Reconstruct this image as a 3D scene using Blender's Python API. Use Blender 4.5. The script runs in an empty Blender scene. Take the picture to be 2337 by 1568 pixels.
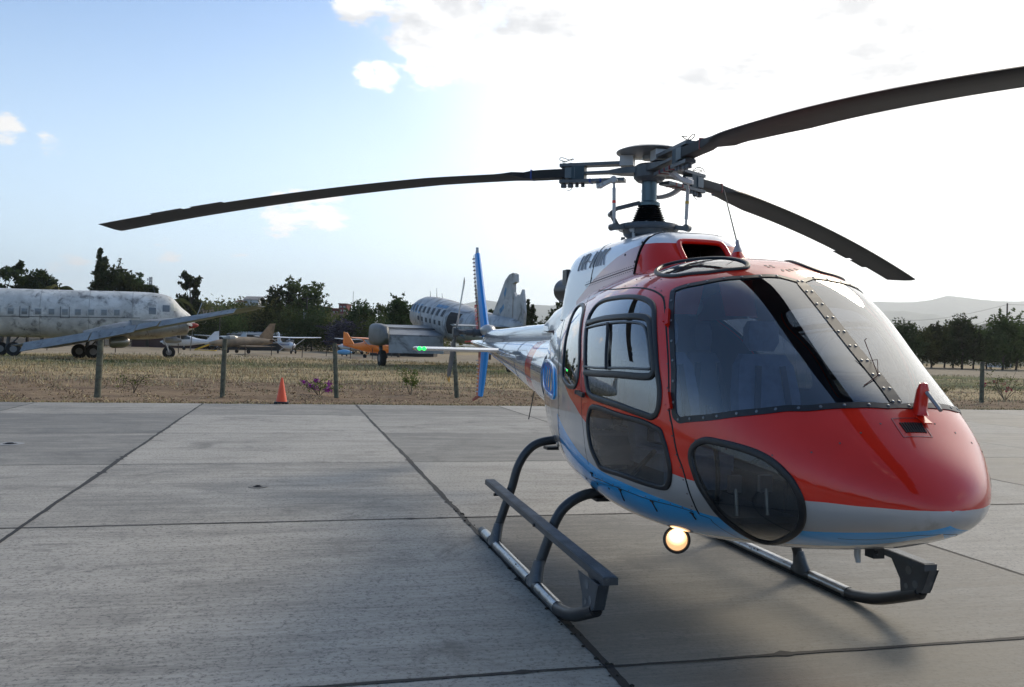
import bpy, bmesh, math, random
import numpy as np
from mathutils import Vector, Matrix, geometry
R = math.radians
SC = bpy.context.scene
COL = SC.collection
# ------------------------------------------------------------------ camera
CAMH = 1.73
FPX, IW, IH = 1978.88, 2336.0, 1567.7
PITCH, ROLL = R(0.198), R(1.437)
cd = bpy.data.cameras.new('camera'); cam = bpy.data.objects.new('camera', cd); COL.objects.link(cam)
cd.sensor_fit = 'HORIZONTAL'; cd.sensor_width = 36.0; cd.lens = 36.0 * FPX / IW
cd.clip_start = 0.05; cd.clip_end = 40000
cam.matrix_world = (Matrix.Translation((0, 0, CAMH)) @ Matrix.Rotation(R(90) + PITCH, 4, 'X') @ Matrix.Rotation(ROLL, 4, 'Z'))
SC.camera = cam

def ray(px, py):
    """direction of a photo pixel (2336 wide) in the world"""
    X = (px - IW / 2) / FPX; Y = (py - IH / 2) / FPX
    x = X * math.cos(ROLL) + Y * math.sin(ROLL); u = X * math.sin(ROLL) - Y * math.cos(ROLL)
    return Vector((x, math.cos(PITCH) - u * math.sin(PITCH), math.sin(PITCH) + u * math.cos(PITCH)))
def at(px, py, D):
    d = ray(px, py); return Vector((0, 0, CAMH)) + d * (D / d.y)
def gx(px, D):                       # ground point below a pixel column at depth D
    p = at(px, 790 + (px - 1168) * .025, D); p.z = 0; return p

# ------------------------------------------------------------------ sky, sun, exposure
HAZE = 1.0e-4
SUN_EL, SUN_AZ = R(33), R(36)        # azimuth measured from +Y towards +X
sun_dir = Vector((math.sin(SUN_AZ) * math.cos(SUN_EL), math.cos(SUN_AZ) * math.cos(SUN_EL), math.sin(SUN_EL)))
W = bpy.data.worlds.new('World'); SC.world = W; W.use_nodes = True
nt = W.node_tree; nt.nodes.clear()
def N(tree, t, **kw):
    n = tree.nodes.new(t)
    for k, v in kw.items():
        if k.startswith('i_'):
            n.inputs[k[2:].replace('_', ' ')].default_value = v
        else: setattr(n, k, v)
    return n
def math_(tree, op, a, b=None, c=None, clamp=False):
    n = tree.nodes.new('ShaderNodeMath'); n.operation = op; n.use_clamp = clamp
    for i, s in enumerate((a, b, c)):
        if s is None: continue
        if isinstance(s, (int, float)): n.inputs[i].default_value = s
        else: tree.links.new(s, n.inputs[i])
    return n.outputs[0]
def mapr(tree, v, a, b, c=0., d=1., smooth=True):
    n = tree.nodes.new('ShaderNodeMapRange'); n.interpolation_type = 'SMOOTHSTEP' if smooth else 'LINEAR'
    tree.links.new(v, n.inputs[0])
    for i, s in enumerate((a, b, c, d)): n.inputs[i + 1].default_value = s
    return n.outputs[0]
def mixc(tree, f, a, b, mode='MIX'):
    n = tree.nodes.new('ShaderNodeMix'); n.data_type = 'RGBA'; n.blend_type = mode
    for i, s in ((0, f), (6, a), (7, b)):
        if isinstance(s, (int, float)): n.inputs[i].default_value = s
        elif isinstance(s, tuple): n.inputs[i].default_value = (*s, 1)
        else: tree.links.new(s, n.inputs[i])
    return n.outputs[2]
def noise(tree, vec, scale, detail=4, rough=.55, dist=0.):
    n = tree.nodes.new('ShaderNodeTexNoise'); n.inputs['Scale'].default_value = scale
    n.inputs['Detail'].default_value = detail; n.inputs['Roughness'].default_value = rough; n.inputs['Distortion'].default_value = dist
    if vec is not None: tree.links.new(vec, n.inputs['Vector'])
    return n.outputs['Fac']
def build_sky():
    t = nt; L = t.links.new
    sky = N(t, 'ShaderNodeTexSky', sky_type='NISHITA', sun_disc=False)
    sky.sun_elevation = SUN_EL; sky.sun_rotation = SUN_AZ; sky.altitude = 900; sky.air_density = 1.0; sky.dust_density = 1.6; sky.ozone_density = 1.3
    tc = N(t, 'ShaderNodeTexCoord'); g = tc.outputs['Generated']
    base = mixc(t, 1.0, sky.outputs[0], (0.100, .118, .130), 'MULTIPLY')
    # direction as a plane overhead so clouds flatten towards the horizon
    sp = N(t, 'ShaderNodeSeparateXYZ'); L(g, sp.inputs[0])
    zz = math_(t, 'ADD', math_(t, 'MAXIMUM', sp.outputs[2], 0.0), 0.16)
    cb = N(t, 'ShaderNodeCombineXYZ'); L(math_(t, 'DIVIDE', sp.outputs[0], zz), cb.inputs[0]); L(math_(t, 'DIVIDE', sp.outputs[1], zz), cb.inputs[1])
    pl = cb.outputs[0]
    n1 = noise(t, pl, 4.6, 10, .66, .25)
    n2 = noise(t, pl, 15.0, 8, .66, .2)
    nn = math_(t, 'ADD', math_(t, 'MULTIPLY', n1, .72), math_(t, 'MULTIPLY', n2, .28))
    # where the banks of cloud stand: (direction, angular radius, weight)
    blobs = [((1010, 60), .105, 1), ((1090, 110), .075, .9), ((830, 15), .075, .62), ((835, 168), .034, .60), ((880, 164), .040, .62), ((1250, 40), .13, 1), ((1420, 90), .14, 1), ((1370, 165), .07, .8),
             ((1620, 60), .16, 1.1), ((1850, 20), .2, 1.2), ((1900, 150), .2, 1.1), ((2150, 120), .25, 1.2), ((2300, 260), .2, 1), ((10, 283), .032, .74), ((118, 332), .028, .72),
             ((640, 495), .042, .8), ((690, 478), .038, .8), ((745, 490), .05, .78), ((380, 573), .03, .58), ((315, 578), .022, .55), ((160, 620), .05, .55), ((545, 600), .025, .52), ((1500, -250), .3, 1), ((2200, -300), .4, 1.1)]
    acc = None
    for (px, py), rad, w in blobs:
        d = ray(px, py).normalized()
        vm = N(t, 'ShaderNodeVectorMath', operation='DISTANCE'); vm.inputs[1].default_value = d; L(g, vm.inputs[0])
        m = math_(t, 'MULTIPLY', mapr(t, vm.outputs[1], rad * 1.15, rad * .15, 0, 1), w)
        acc = m if acc is None else math_(t, 'MAXIMUM', acc, m)
    # scattered clouds over the rest of the sky
    n3 = noise(t, pl, .9, 2, .5)
    scat = mapr(t, n3, .56, .74, 0, .75)
    back = mapr(t, sp.outputs[1], .25, -.1, 0, 1)
    acc = math_(t, 'MAXIMUM', acc, math_(t, 'MULTIPLY', scat, back))
    dens = mapr(t, math_(t, 'ADD', nn, math_(t, 'MULTIPLY', acc, .44)), .725, .85, 0, 1)
    dens = math_(t, 'MULTIPLY', dens, mapr(t, acc, .0, .12))
    dens = math_(t, 'MULTIPLY', dens, mapr(t, sp.outputs[2], .0, .05, .2, 1))
    # sun glow through thin high cloud
    vd = N(t, 'ShaderNodeVectorMath', operation='DOT_PRODUCT'); vd.inputs[1].default_value = sun_dir; L(g, vd.outputs and vd.inputs[0])
    dt = vd.outputs['Value']
    veil = mapr(t, dt, .70, .99, 0, 1)
    low = mapr(t, sp.outputs[2], .42, -.02, 0, 1)
    veil = math_(t, 'ADD', math_(t, 'MULTIPLY', veil, 1.25), math_(t, 'MULTIPLY', low, mapr(t, dt, .0, .9, .48, .9)), clamp=True)
    veilcol = mixc(t, mapr(t, dt, .55, .95), (.80, .93, 1.0), (1.35, 1.33, 1.28))
    c1 = mixc(t, veil, base, veilcol)
    thick = mapr(t, noise(t, pl, 2.1, 7, .62), .42, .62, 0, 1)
    lit = mixc(t, mapr(t, dt, .3, .92), (.80, .77, .73), (1.15, 1.13, 1.10))
    ccol = mixc(t, math_(t, 'MULTIPLY', math_(t, 'MULTIPLY', thick, mapr(t, sp.outputs[2], .17, .28)), .90), lit, (.47, .48, .50))
    c2 = mixc(t, dens, c1, ccol)
    # ground side of the sphere
    c3 = mixc(t, mapr(t, sp.outputs[2], -.02, 0.0), (.16, .15, .13), c2)
    bg = N(t, 'ShaderNodeBackground'); bg.inputs['Strength'].default_value = 1.0; L(c3, bg.inputs[0])
    o = N(t, 'ShaderNodeOutputWorld'); L(bg.outputs[0], o.inputs[0])
build_sky()
sl = bpy.data.lights.new('sun', 'SUN'); sl.energy = 1.25; sl.angle = R(15); sl.color = (1.0, .88, .70)
so = bpy.data.objects.new('sun', sl); COL.objects.link(so)
so.rotation_euler = sun_dir.to_track_quat('Z', 'Y').to_euler()
SC.view_settings.view_transform = 'Standard'; SC.view_settings.look = 'None'; SC.view_settings.exposure = 0.52
SC.view_settings.gamma = 1; SC.view_settings.use_curve_mapping = False
SC.render.engine = 'CYCLES'
SC.cycles.max_bounces = 10; SC.cycles.transparent_max_bounces = 16; SC.cycles.glossy_bounces = 5; SC.cycles.transmission_bounces = 6; SC.cycles.volume_bounces = 1
SC.cycles.caustics_reflective = False; SC.cycles.caustics_refractive = False

# ------------------------------------------------------------------ scene helpers
def tag(o, label=None, cat=None, group=None, kind=None):
    if label: o['label'] = label
    if cat: o['category'] = cat
    if group: o['group'] = group
    if kind: o['kind'] = kind
    return o
def empty(name, loc=(0, 0, 0), rz=0., parent=None, size=.3):
    o = bpy.data.objects.new(name, None); COL.objects.link(o); o.location = loc; o.rotation_euler = (0, 0, rz); o.empty_display_size = size
    if parent: o.parent = parent
    return o
def copy_tree(o, parent=None):
    c = o.copy(); COL.objects.link(c); c.parent = parent
    for ch in list(o.children): copy_tree(ch, c)
    return c
class MB:
    """collects shapes, links them as one mesh object"""
    def __init__(s): s.v = []; s.f = []; s.m = []; s.mi = 0
    def add(s, vs, fs, mi=None):
        b = len(s.v); s.v.extend([tuple(p) for p in vs])
        for f in fs: s.f.append(tuple(i + b for i in f)); s.m.append(s.mi if mi is None else mi)
        return s
    def box(s, a, b, mi=None):
        (x0, y0, z0), (x1, y1, z1) = a, b
        vs = [(x0, y0, z0), (x1, y0, z0), (x1, y1, z0), (x0, y1, z0), (x0, y0, z1), (x1, y0, z1), (x1, y1, z1), (x0, y1, z1)]
        return s.add(vs, [(3, 2, 1, 0), (4, 5, 6, 7), (0, 1, 5, 4), (1, 2, 6, 5), (2, 3, 7, 6), (3, 0, 4, 7)], mi)
    def obox(s, p, q, w, h, up=(0, 0, 1), mi=None, w2=None, h2=None):
        """bar from p to q, w wide across, h high along up, may taper"""
        p = Vector(p); q = Vector(q); d = (q - p).normalized(); up = Vector(up); side = d.cross(up).normalized(); u = side.cross(d)
        w2 = w if w2 is None else w2; h2 = h if h2 is None else h2
        vs = []
        for c, ww, hh in ((p, w, h), (q, w2, h2)):
            for sx, sz in ((-1, -1), (1, -1), (1, 1), (-1, 1)): vs.append(c + side * (sx * ww / 2) + u * (sz * hh / 2))
        return s.add(vs, [(0, 1, 2, 3), (7, 6, 5, 4), (0, 4, 5, 1), (1, 5, 6, 2), (2, 6, 7, 3), (3, 7, 4, 0)], mi)
    def loft(s, rings, closed=True, caps=True, mi=None):
        n = len(rings[0]); b = len(s.v); fs = []
        vs = [p for r in rings for p in r]
        for i in range(len(rings) - 1):
            for j in range(n if closed else n - 1):
                k = (j + 1) % n; fs.append((i * n + j, i * n + k, (i + 1) * n + k, (i + 1) * n + j))
        if caps and closed: fs.append(tuple(range(n - 1, -1, -1))); fs.append(tuple((len(rings) - 1) * n + j for j in range(n)))
        return s.add(vs, fs, mi)
    def tube(s, pts, r, seg=10, caps=True, mi=None, flat=1.0, up=None):
        pts = [Vector(p) for p in pts]; n = len(pts); rings = []; prev = None
        for i, p in enumerate(pts):
            t = (pts[min(i + 1, n - 1)] - pts[max(i - 1, 0)]).normalized()
            if prev is None:
                a = Vector(up) if up else (Vector((0, 0, 1)) if abs(t.z) < .9 else Vector((1, 0, 0)))
            else: a = prev
            a = (a - t * a.dot(t)).normalized(); prev = a; b = t.cross(a)
            rr = r[i] if isinstance(r, (list, tuple)) else r
            rings.append([p + a * (rr * flat * math.cos(2 * math.pi * k / seg)) + b * (rr * math.sin(2 * math.pi * k / seg)) for k in range(seg)])
        return s.loft(rings, True, caps, mi)
    def lathe(s, prof, c=(0, 0, 0), seg=24, axis=(0, 0, 1), mi=None):
        c = Vector(c); ax = Vector(axis).normalized(); a = Vector((1, 0, 0)) if abs(ax.x) < .9 else Vector((0, 1, 0)); a = (a - ax * a.dot(ax)).normalized(); b = ax.cross(a)
        rings = [[c + ax * z + a * (r * math.cos(2 * math.pi * k / seg)) + b * (r * math.sin(2 * math.pi * k / seg)) for k in range(seg)] for r, z in prof]
        return s.loft(rings, True, True, mi)
    def dome(s, c, r, n, seg=6, h=.6, mi=None):
        n = Vector(n).normalized(); return s.lathe([(r, 0), (r * .8, r * h * .6), (r * .1, r * h)], c, seg, n, mi)
    def build(s, name, mats, parent=None, smooth=True, ang=38, mtx=None):
        me = bpy.data.meshes.new(name); me.from_pydata(s.v, [], s.f)
        if not isinstance(mats, (list, tuple)): mats = [mats]
        for m in mats: me.materials.append(m)
        if len(mats) > 1: me.polygons.foreach_set('material_index', s.m)
        if smooth:
            me.polygons.foreach_set('use_smooth', [True] * len(s.f)); me.set_sharp_from_angle(angle=R(ang))
        me.validate(); me.update()
        o = bpy.data.objects.new(name, me); COL.objects.link(o)
        if parent: o.parent = parent
        return o
def crv(pts, n, closed=False):
    """Catmull-Rom resample"""
    P = [np.array(p, float) for p in pts]; m = len(P); out = []
    cnt = m if closed else m - 1
    for i in range(cnt):
        g = (lambda k: P[k % m]) if closed else (lambda k: P[min(max(k, 0), m - 1)])
        a, b, c, d = g(i - 1), g(i), g(i + 1), g(i + 2)
        for k in range(n):
            t = k / n; out.append(.5 * (2 * b + (c - a) * t + (2 * a - 5 * b + 4 * c - d) * t * t + (3 * b - a - 3 * c + d) * t ** 3))
    if not closed: out.append(P[-1])
    return out

# ------------------------------------------------------------------ materials
MAT = {}
def mat(name, col, rough=.5, metal=0., coat=0., emit=None, es=0., var=0., vscale=3., bump=0., bscale=40., dirt=None, dirtamt=0., spec=.5, obj=True, coatr=.04):
    if name in MAT: return MAT[name]
    m = bpy.data.materials.new(name); m.use_nodes = True; t = m.node_tree; p = t.nodes['Principled BSDF']
    p.inputs['Base Color'].default_value = (*col, 1); p.inputs['Roughness'].default_value = rough; p.inputs['Metallic'].default_value = metal
    p.inputs['Coat Weight'].default_value = coat; p.inputs['Coat Roughness'].default_value = coatr; p.inputs['Specular IOR Level'].default_value = spec
    tc = N(t, 'ShaderNodeTexCoord'); v = tc.outputs['Object']
    c = None
    if var:
        n = noise(t, v, vscale, 5, .6)
        c = mixc(t, mapr(t, n, .3, .7, 0, 1), tuple(x * (1 - var) for x in col), tuple(min(1, x * (1 + var)) for x in col))
    if dirt:
        n2 = noise(t, v, vscale * 1.7, 8, .65, .4)
        c = mixc(t, mapr(t, n2, .62 - dirtamt * .3, .72), c if c is not None else col, dirt)
    if c is not None: t.links.new(c, p.inputs['Base Color'])
    if bump:
        b = N(t, 'ShaderNodeBump'); b.inputs['Strength'].default_value = bump; b.inputs['Distance'].default_value = .01
        t.links.new(noise(t, v, bscale, 6, .6), b.inputs['Height']); t.links.new(b.outputs[0], p.inputs['Normal'])
    if emit: p.inputs['Emission Color'].default_value = (*emit, 1); p.inputs['Emission Strength'].default_value = es
    MAT[name] = m; return m
def foliage_mat(name, col, var=.4, vscale=.6):
    m = bpy.data.materials.new(name); m.use_nodes = True; t = m.node_tree; t.nodes.clear(); L = t.links.new
    tc = N(t, 'ShaderNodeTexCoord'); oi = N(t, 'ShaderNodeObjectInfo')
    c = mixc(t, mapr(t, noise(t, tc.outputs['Object'], vscale, 4, .6), .3, .7), tuple(x * (1 - var) for x in col), tuple(x * (1 + var) for x in col))
    hs = N(t, 'ShaderNodeHueSaturation'); L(c, hs.inputs['Color']); L(mapr(t, oi.outputs['Random'], 0, 1, .47, .52, False), hs.inputs['Hue']); L(mapr(t, oi.outputs['Random'], 0, 1, .75, 1.3, False), hs.inputs['Value'])
    d = N(t, 'ShaderNodeBsdfDiffuse'); tr = N(t, 'ShaderNodeBsdfTranslucent'); L(hs.outputs[0], d.inputs[0]); L(hs.outputs[0], tr.inputs[0])
    mx = N(t, 'ShaderNodeMixShader'); mx.inputs[0].default_value = .35; L(d.outputs[0], mx.inputs[1]); L(tr.outputs[0], mx.inputs[2]); o = N(t, 'ShaderNodeOutputMaterial'); L(mx.outputs[0], o.inputs[0]); MAT[name] = m; return m
def glass_mat(name, tint, ior=1.6, rough=0., extra=0., scol=None, base=0.):
    m = bpy.data.materials.new(name); m.use_nodes = True; t = m.node_tree; t.nodes.clear(); L = t.links.new
    geo = N(t, 'ShaderNodeNewGeometry'); i_ = math_(t, 'ADD', math_(t, 'MULTIPLY', geo.outputs['Backfacing'], 1 / ior - ior), ior)
    fr = N(t, 'ShaderNodeFresnel'); L(i_, fr.inputs[0])
    tr = N(t, 'ShaderNodeBsdfTransparent'); tr.inputs[0].default_value = (*tint, 1)
    gl = N(t, 'ShaderNodeBsdfGlossy'); gl.inputs['Roughness'].default_value = rough; gl.inputs[0].default_value = (1, 1, 1, 1)
    f = math_(t, 'ADD', math_(t, 'MULTIPLY', fr.outputs[0], 1.25), base, clamp=True)
    first = tr.outputs[0]
    if extra:                                   # a trace of dust and fine scratches on the acrylic
        df = N(t, 'ShaderNodeBsdfDiffuse'); df.inputs[0].default_value = (*(scol or (.5, .55, .6)), 1)
        mx = N(t, 'ShaderNodeMixShader'); tc = N(t, 'ShaderNodeTexCoord')
        L(mapr(t, noise(t, tc.outputs['Object'], 2.2, 5, .6), .3, .7, extra * .5, extra * 1.5), mx.inputs[0]); L(first, mx.inputs[1]); L(df.outputs[0], mx.inputs[2]); first = mx.outputs[0]
    ms = N(t, 'ShaderNodeMixShader'); L(f, ms.inputs[0]); L(first, ms.inputs[1]); L(gl.outputs[0], ms.inputs[2])
    o = N(t, 'ShaderNodeOutputMaterial'); L(ms.outputs[0], o.inputs[0]); MAT[name] = m; return m
RED = mat('red_paint', (.70, .018, .004), .35, 0, 1., var=.05, vscale=1.5, spec=.15)
SIL = mat('silver_paint', (.50, .50, .50), .34, .35, 1., var=.04, vscale=2, dirt=(.38, .37, .35), dirtamt=.1)
BLU = mat('blue_paint', (.016, .42, .92), .35, 0, 1., var=.06, vscale=2, spec=.15)
WHT = mat('white_paint', (.78, .80, .82), .3, 0, 1., var=.03, vscale=2, dirt=(.6, .6, .6), dirtamt=.1)
PINK = mat('faded_red_paint', (.62, .30, .27), .35, 0, .9, var=.05)
BLK = mat('black_rubber', (.012, .013, .015), .42, var=.3, vscale=20)
SEAM = mat('dark_seam', (.008, .007, .007), .7)
DGREY = mat('dark_grey_metal', (.085, .092, .10), .38, .3, var=.15, vscale=8, dirt=(.18, .18, .18), dirtamt=.1)
MGREY = mat('rotor_grey_paint', (.075, .086, .095), .42, .1, .2, var=.2, vscale=6, dirt=(.07, .07, .07), dirtamt=.3)
LGREY = mat('light_grey_paint', (.42, .43, .43), .4, .1, .2, var=.1, vscale=6)
STEEL = mat('worn_steel', (.34, .345, .35), .28, 1., var=.2, vscale=12, dirt=(.12, .11, .10), dirtamt=.25)
BLADE = mat('blade_grey_paint', (.020, .021, .022), .55, 0, 0, var=.12, vscale=2.5, dirt=(.035, .034, .032), dirtamt=.12, spec=.3)
BLKM = mat('black_metal', (.025, .026, .028), .4, .2, var=.2, vscale=9)
SCREW = mat('screw_steel', (.20, .21, .22), .35, .8)
GLASS = glass_mat('windscreen_acrylic', (.46, .54, .66), 1.8, 0, .005, base=.03)
DGLASS = glass_mat('smoked_acrylic', (.50, .51, .50), 1.55, 0, .03)
BGLASS = glass_mat('dark_acrylic', (.20, .23, .27), 1.7, 0, .0, base=.15)
SEATM = mat('seat_cloth', (.27, .31, .38), .8, var=.12, vscale=14, bump=.2, bscale=120)
BELT = mat('belt_webbing', (.03, .035, .05), .8)
LINING = mat('cabin_lining', (.05, .06, .08), .75, var=.1)
FLOORM = mat('cabin_floor', (.06, .065, .075), .7, var=.2)
BT = np.array([[3.45, 1.04, 1.04, 0.0, 0.476, 2.1, 2.1], [3.399, 1.161, 0.971, 0.174, 0.479, 2.098, 2.084], [3.31, 1.269, 0.915, 0.314, 0.465, 2.097, 2.079], [3.169, 1.397, 0.862, 0.445, 0.438, 2.098, 2.084], [3.012, 1.553, 0.805, 0.57, 0.431, 2.145, 2.093], [2.736, 1.751, 0.735, 0.675, 0.397, 2.259, 2.103], [2.438, 1.981, 0.678, 0.757, 0.364, 2.358, 2.113], [2.149, 2.199, 0.63, 0.842, 0.354, 2.57, 2.132], [1.806, 2.323, 0.581, 0.915, 0.344, 2.711, 2.279], [1.304, 2.35, 0.552, 0.944, 0.339, 2.655, 2.398], [0.703, 2.338, 0.56, 0.905, 0.372, 2.617, 2.432], [0.003, 2.303, 0.592, 0.785, 0.388, 2.587, 2.411], [-0.795, 2.238, 0.668, 0.602, 0.385, 2.45, 2.403], [-1.594, 2.141, 0.813, 0.395, 0.388, 2.312, 2.201], [-2.194, 2.023, 1.005, 0.206, 0.434, 2.129, 2.1], [-2.692, 1.887, 1.218, 0.044, 0.499, 1.944, 2.0]])
TR = {
 'windscreen': [[7.637, 0.2404], [7.712, 0.2299], [7.662, 0.2193], [7.562, 0.2067], [7.362, 0.1836], [7.186, 0.1478], [7.036, 0.1057], [6.986, 0.0573], [6.936, 0.0215], [6.911, -0.01], [3.531, 0.0131], [3.556, 0.051], [3.731, 0.1415], [3.931, 0.2046], [4.107, 0.2467], [4.357, 0.2825], [4.682, 0.3267], [5.108, 0.3666], [5.609, 0.4024], [6.185, 0.4298], [6.335, 0.4361], [6.485, 0.4319], [6.56, 0.4192], [6.761, 0.3561], [7.136, 0.2993]],
 'door_window': [[9.265, 0.3814], [9.415, 0.3519], [9.615, 0.3203], [9.741, 0.2972], [9.766, 0.2804], [9.716, 0.2635], [9.515, 0.2551], [9.165, 0.253], [8.789, 0.253], [8.413, 0.2551], [8.113, 0.2593], [7.888, 0.2656], [7.737, 0.2762], [7.562, 0.2972], [7.312, 0.3309], [7.111, 0.3645], [6.961, 0.3898], [6.911, 0.4108], [6.911, 0.4256], [6.961, 0.4382], [7.086, 0.4445], [7.262, 0.4445], [7.637, 0.4424], [8.113, 0.4382], [8.639, 0.434], [8.864, 0.4319], [9.014, 0.4256], [9.14, 0.4066]],
 'rear_window': [[10.617, 0.2509], [10.867, 0.2446], [10.968, 0.2551], [10.892, 0.2804], [10.717, 0.3119], [10.567, 0.3435], [10.392, 0.3814], [10.266, 0.415], [10.141, 0.4234], [9.891, 0.4298], [9.665, 0.4277], [9.54, 0.4234], [9.465, 0.4087], [9.54, 0.3729], [9.791, 0.333], [10.066, 0.2951], [10.317, 0.2677]],
 'lower_window': [[8.939, 0.4613], [8.864, 0.4508], [8.764, 0.4487], [8.539, 0.4487], [7.913, 0.455], [7.312, 0.4571], [6.936, 0.4613], [6.811, 0.4634], [6.736, 0.4739], [6.611, 0.4971], [6.535, 0.5413], [6.586, 0.5771], [6.711, 0.6044], [6.861, 0.6191], [7.061, 0.6212], [7.462, 0.6149], [7.988, 0.6023], [8.439, 0.5981], [8.614, 0.5918], [8.689, 0.5728], [8.814, 0.5434], [8.914, 0.5034], [8.964, 0.4803]],
 'chin_window': [[5.985, 0.4929], [5.96, 0.4739], [5.834, 0.4592], [5.634, 0.4466], [5.334, 0.4403], [4.933, 0.434], [4.532, 0.4319], [4.207, 0.4403], [3.931, 0.4613], [3.706, 0.495], [3.581, 0.556], [3.656, 0.6255], [3.906, 0.6907], [4.332, 0.7517], [4.958, 0.8085], [5.634, 0.8506], [5.884, 0.8401], [5.834, 0.8001], [5.759, 0.7454], [5.759, 0.6886], [5.759, 0.6297], [5.834, 0.5749], [5.909, 0.5287]],
 'skylight': [[8.689, 0.1836], [8.889, 0.1646], [8.989, 0.1373], [8.789, 0.112], [8.439, 0.0952], [8.088, 0.0763], [7.813, 0.0678], [7.587, 0.0678], [7.437, 0.0741], [7.312, 0.091], [7.362, 0.1204], [7.512, 0.1562], [7.787, 0.1815], [8.038, 0.1962], [8.388, 0.1962]],
 'seam_front': [[11.719, 0.1794], [11.368, 0.1773], [10.417, 0.2088], [9.49, 0.2257], [8.864, 0.2299], [8.413, 0.2341], [8.013, 0.2404], [7.737, 0.2488], [7.487, 0.2698], [7.287, 0.2909], [7.036, 0.3224], [6.836, 0.3561], [6.661, 0.4045]],
 'seam_front2': [[6.736, 0.394], [6.611, 0.4256], [6.51, 0.4466], [6.385, 0.4824], [6.21, 0.5287], [6.16, 0.5813], [6.235, 0.6486], [6.385, 0.7054]],
 'seam_bottom': [[6.385, 0.7054], [6.51, 0.6991], [6.986, 0.6865], [7.487, 0.6781], [8.213, 0.6549], [8.764, 0.6423], [9.565, 0.6486], [10.216, 0.6591]],
 'seam_door_rear': [[10.792, 0.213], [10.216, 0.2698], [10.041, 0.2951], [9.741, 0.333], [9.49, 0.3729], [9.365, 0.4003], [9.215, 0.4298]],
 'seam_door_rear2': [[9.29, 0.4277], [9.19, 0.4739], [9.09, 0.5097], [9.014, 0.5918]],
 'seam_rear': [[11.719, 0.1794], [12.27, 0.1815], [11.644, 0.2677], [11.168, 0.3267], [10.842, 0.3687], [10.592, 0.4192], [10.442, 0.4697]],
 'seam_rear2': [[10.792, 0.3856], [10.467, 0.4718], [10.417, 0.5623], [10.467, 0.6191], [10.892, 0.7033], [10.642, 0.7117]],
 'vent': [[3.205, 0.0468], [3.205, -0.029], [2.855, -0.05], [2.83, 0.0384]],
 'handle': [[9.34, 0.4319], [9.065, 0.4319]],
 'intake': [[13.447, 0.4024], [13.522, 0.3877], [11.994, 0.3898], [11.068, 0.4066], [10.842, 0.434], [10.968, 0.4466], [11.719, 0.4508], [13.196, 0.4718]],
 'bluepatch': [[13.472, 0.3982], [13.522, 0.3919], [10.968, 0.4045], [10.717, 0.455], [13.021, 0.4908]],
 'seam_belly': [[6.435, 0.7117], [6.185, 0.718], [6.31, 0.7664], [6.335, 0.8254], [6.46, 0.8611]],
}
# ------------------------------------------------------------------ helicopter
HYAW = R(14.004)
heli = empty('helicopter', (1.0881, 7.0723, 0), HYAW - R(90), size=1)
tag(heli, 'red silver and blue helicopter on black skids parked on the concrete apron', 'helicopter')
def bcat(T, u):
    g0 = T[1].copy(); g0[1], g0[2] = T[1][2], T[1][1]; g0[3] = -T[1][3]
    P = np.vstack([g0, T, 2 * T[-1] - T[-2]]); i = np.clip(np.floor(u).astype(int), 0, len(T) - 2); t = (u - i)[:, None]
    a, b, c, d = P[i], P[i + 1], P[i + 2], P[i + 3]
    return (a * (1 - t) ** 3 + b * (3 * t ** 3 - 6 * t * t + 4) + c * (-3 * t ** 3 + 3 * t * t + 3 * t + 1) + d * t ** 3) / 6
def S(u, v, T=BT):
    u = np.atleast_1d(np.asarray(u, float)); v = np.atleast_1d(np.asarray(v, float))
    c = bcat(T, u); x, zt, zb, w, fr, ntp, nbt = c.T
    zm = zb + fr * (zt - zb); th = v * np.pi; s = np.sin(th); k = np.cos(th)
    bl = np.clip(k + .5, 0, 1); bl = bl * bl * (3 - 2 * bl); n = nbt + (ntp - nbt) * bl
    r = (np.abs(s) ** n + np.abs(k) ** n) ** (-1 / n); H = np.where(k >= 0, zt - zm, zm - zb)
    return np.stack([x, -w * r * s, zm + H * r * k], -1)
def SN(u, v, e=2e-3):
    u = np.clip(np.atleast_1d(u), e * 2, 14.9); v = np.atleast_1d(v)
    du = S(u + e, v) - S(u - e, v); dv = S(u, v + e) - S(u, v - e); n = np.cross(du, dv)
    n /= np.linalg.norm(n, axis=1)[:, None] + 1e-12
    c = np.stack([np.minimum(S(u, v)[:, 0], 2.5), 0 * u, 0 * u + 1.2], -1)
    s = np.sign(((S(u, v) - c) * n).sum(1)); s[s == 0] = 1
    n = n * s[:, None]
    return n
UU = np.linspace(0, 14.95, 600); _p = S(UU, UU * 0 + .45); SS = np.concatenate([[0], np.cumsum(np.linalg.norm(np.diff(_p, axis=0), axis=1))])
PER = 2.7
u2s = lambda u: np.interp(u, UU, SS)
s2u = lambda s: np.interp(s, SS, UU)
def inpoly(P, poly):
    x, y = P[:, 0], P[:, 1]; c = np.zeros(len(P), bool); q = np.asarray(poly); n = len(q); j = n - 1
    for i in range(n):
        xi, yi = q[i]; xj, yj = q[j]
        hit = ((yi > y) != (yj > y)); d = (yj - yi) if yj != yi else 1e-12
        c ^= hit & (x < (xj - xi) * (y - yi) / d + xi); j = i
    return c
def loop(pts, n=5, closed=True): return np.array(crv(pts, n, closed))
def zline(zc, us, lo=.2, hi=.99):
    out = []
    vs = np.linspace(lo, hi, 160)
    for u in us:
        z = S(np.full(160, u), vs)[:, 2]; k = np.where(z < zc)[0]
        if len(k): out.append((u, vs[k[0]]))
    return out
wsl = TR['windscreen']; ws_open = wsl[:10]; ws_top = [list(a) for a in ws_open[:9]] + [[6.93, 0.0]]
ws_bot = [[3.53, 0.0]] + [list(a) for a in wsl[10:]]
ws_top[8] = [6.95, .035]; ws_bot[1] = [3.545, .035]
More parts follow.
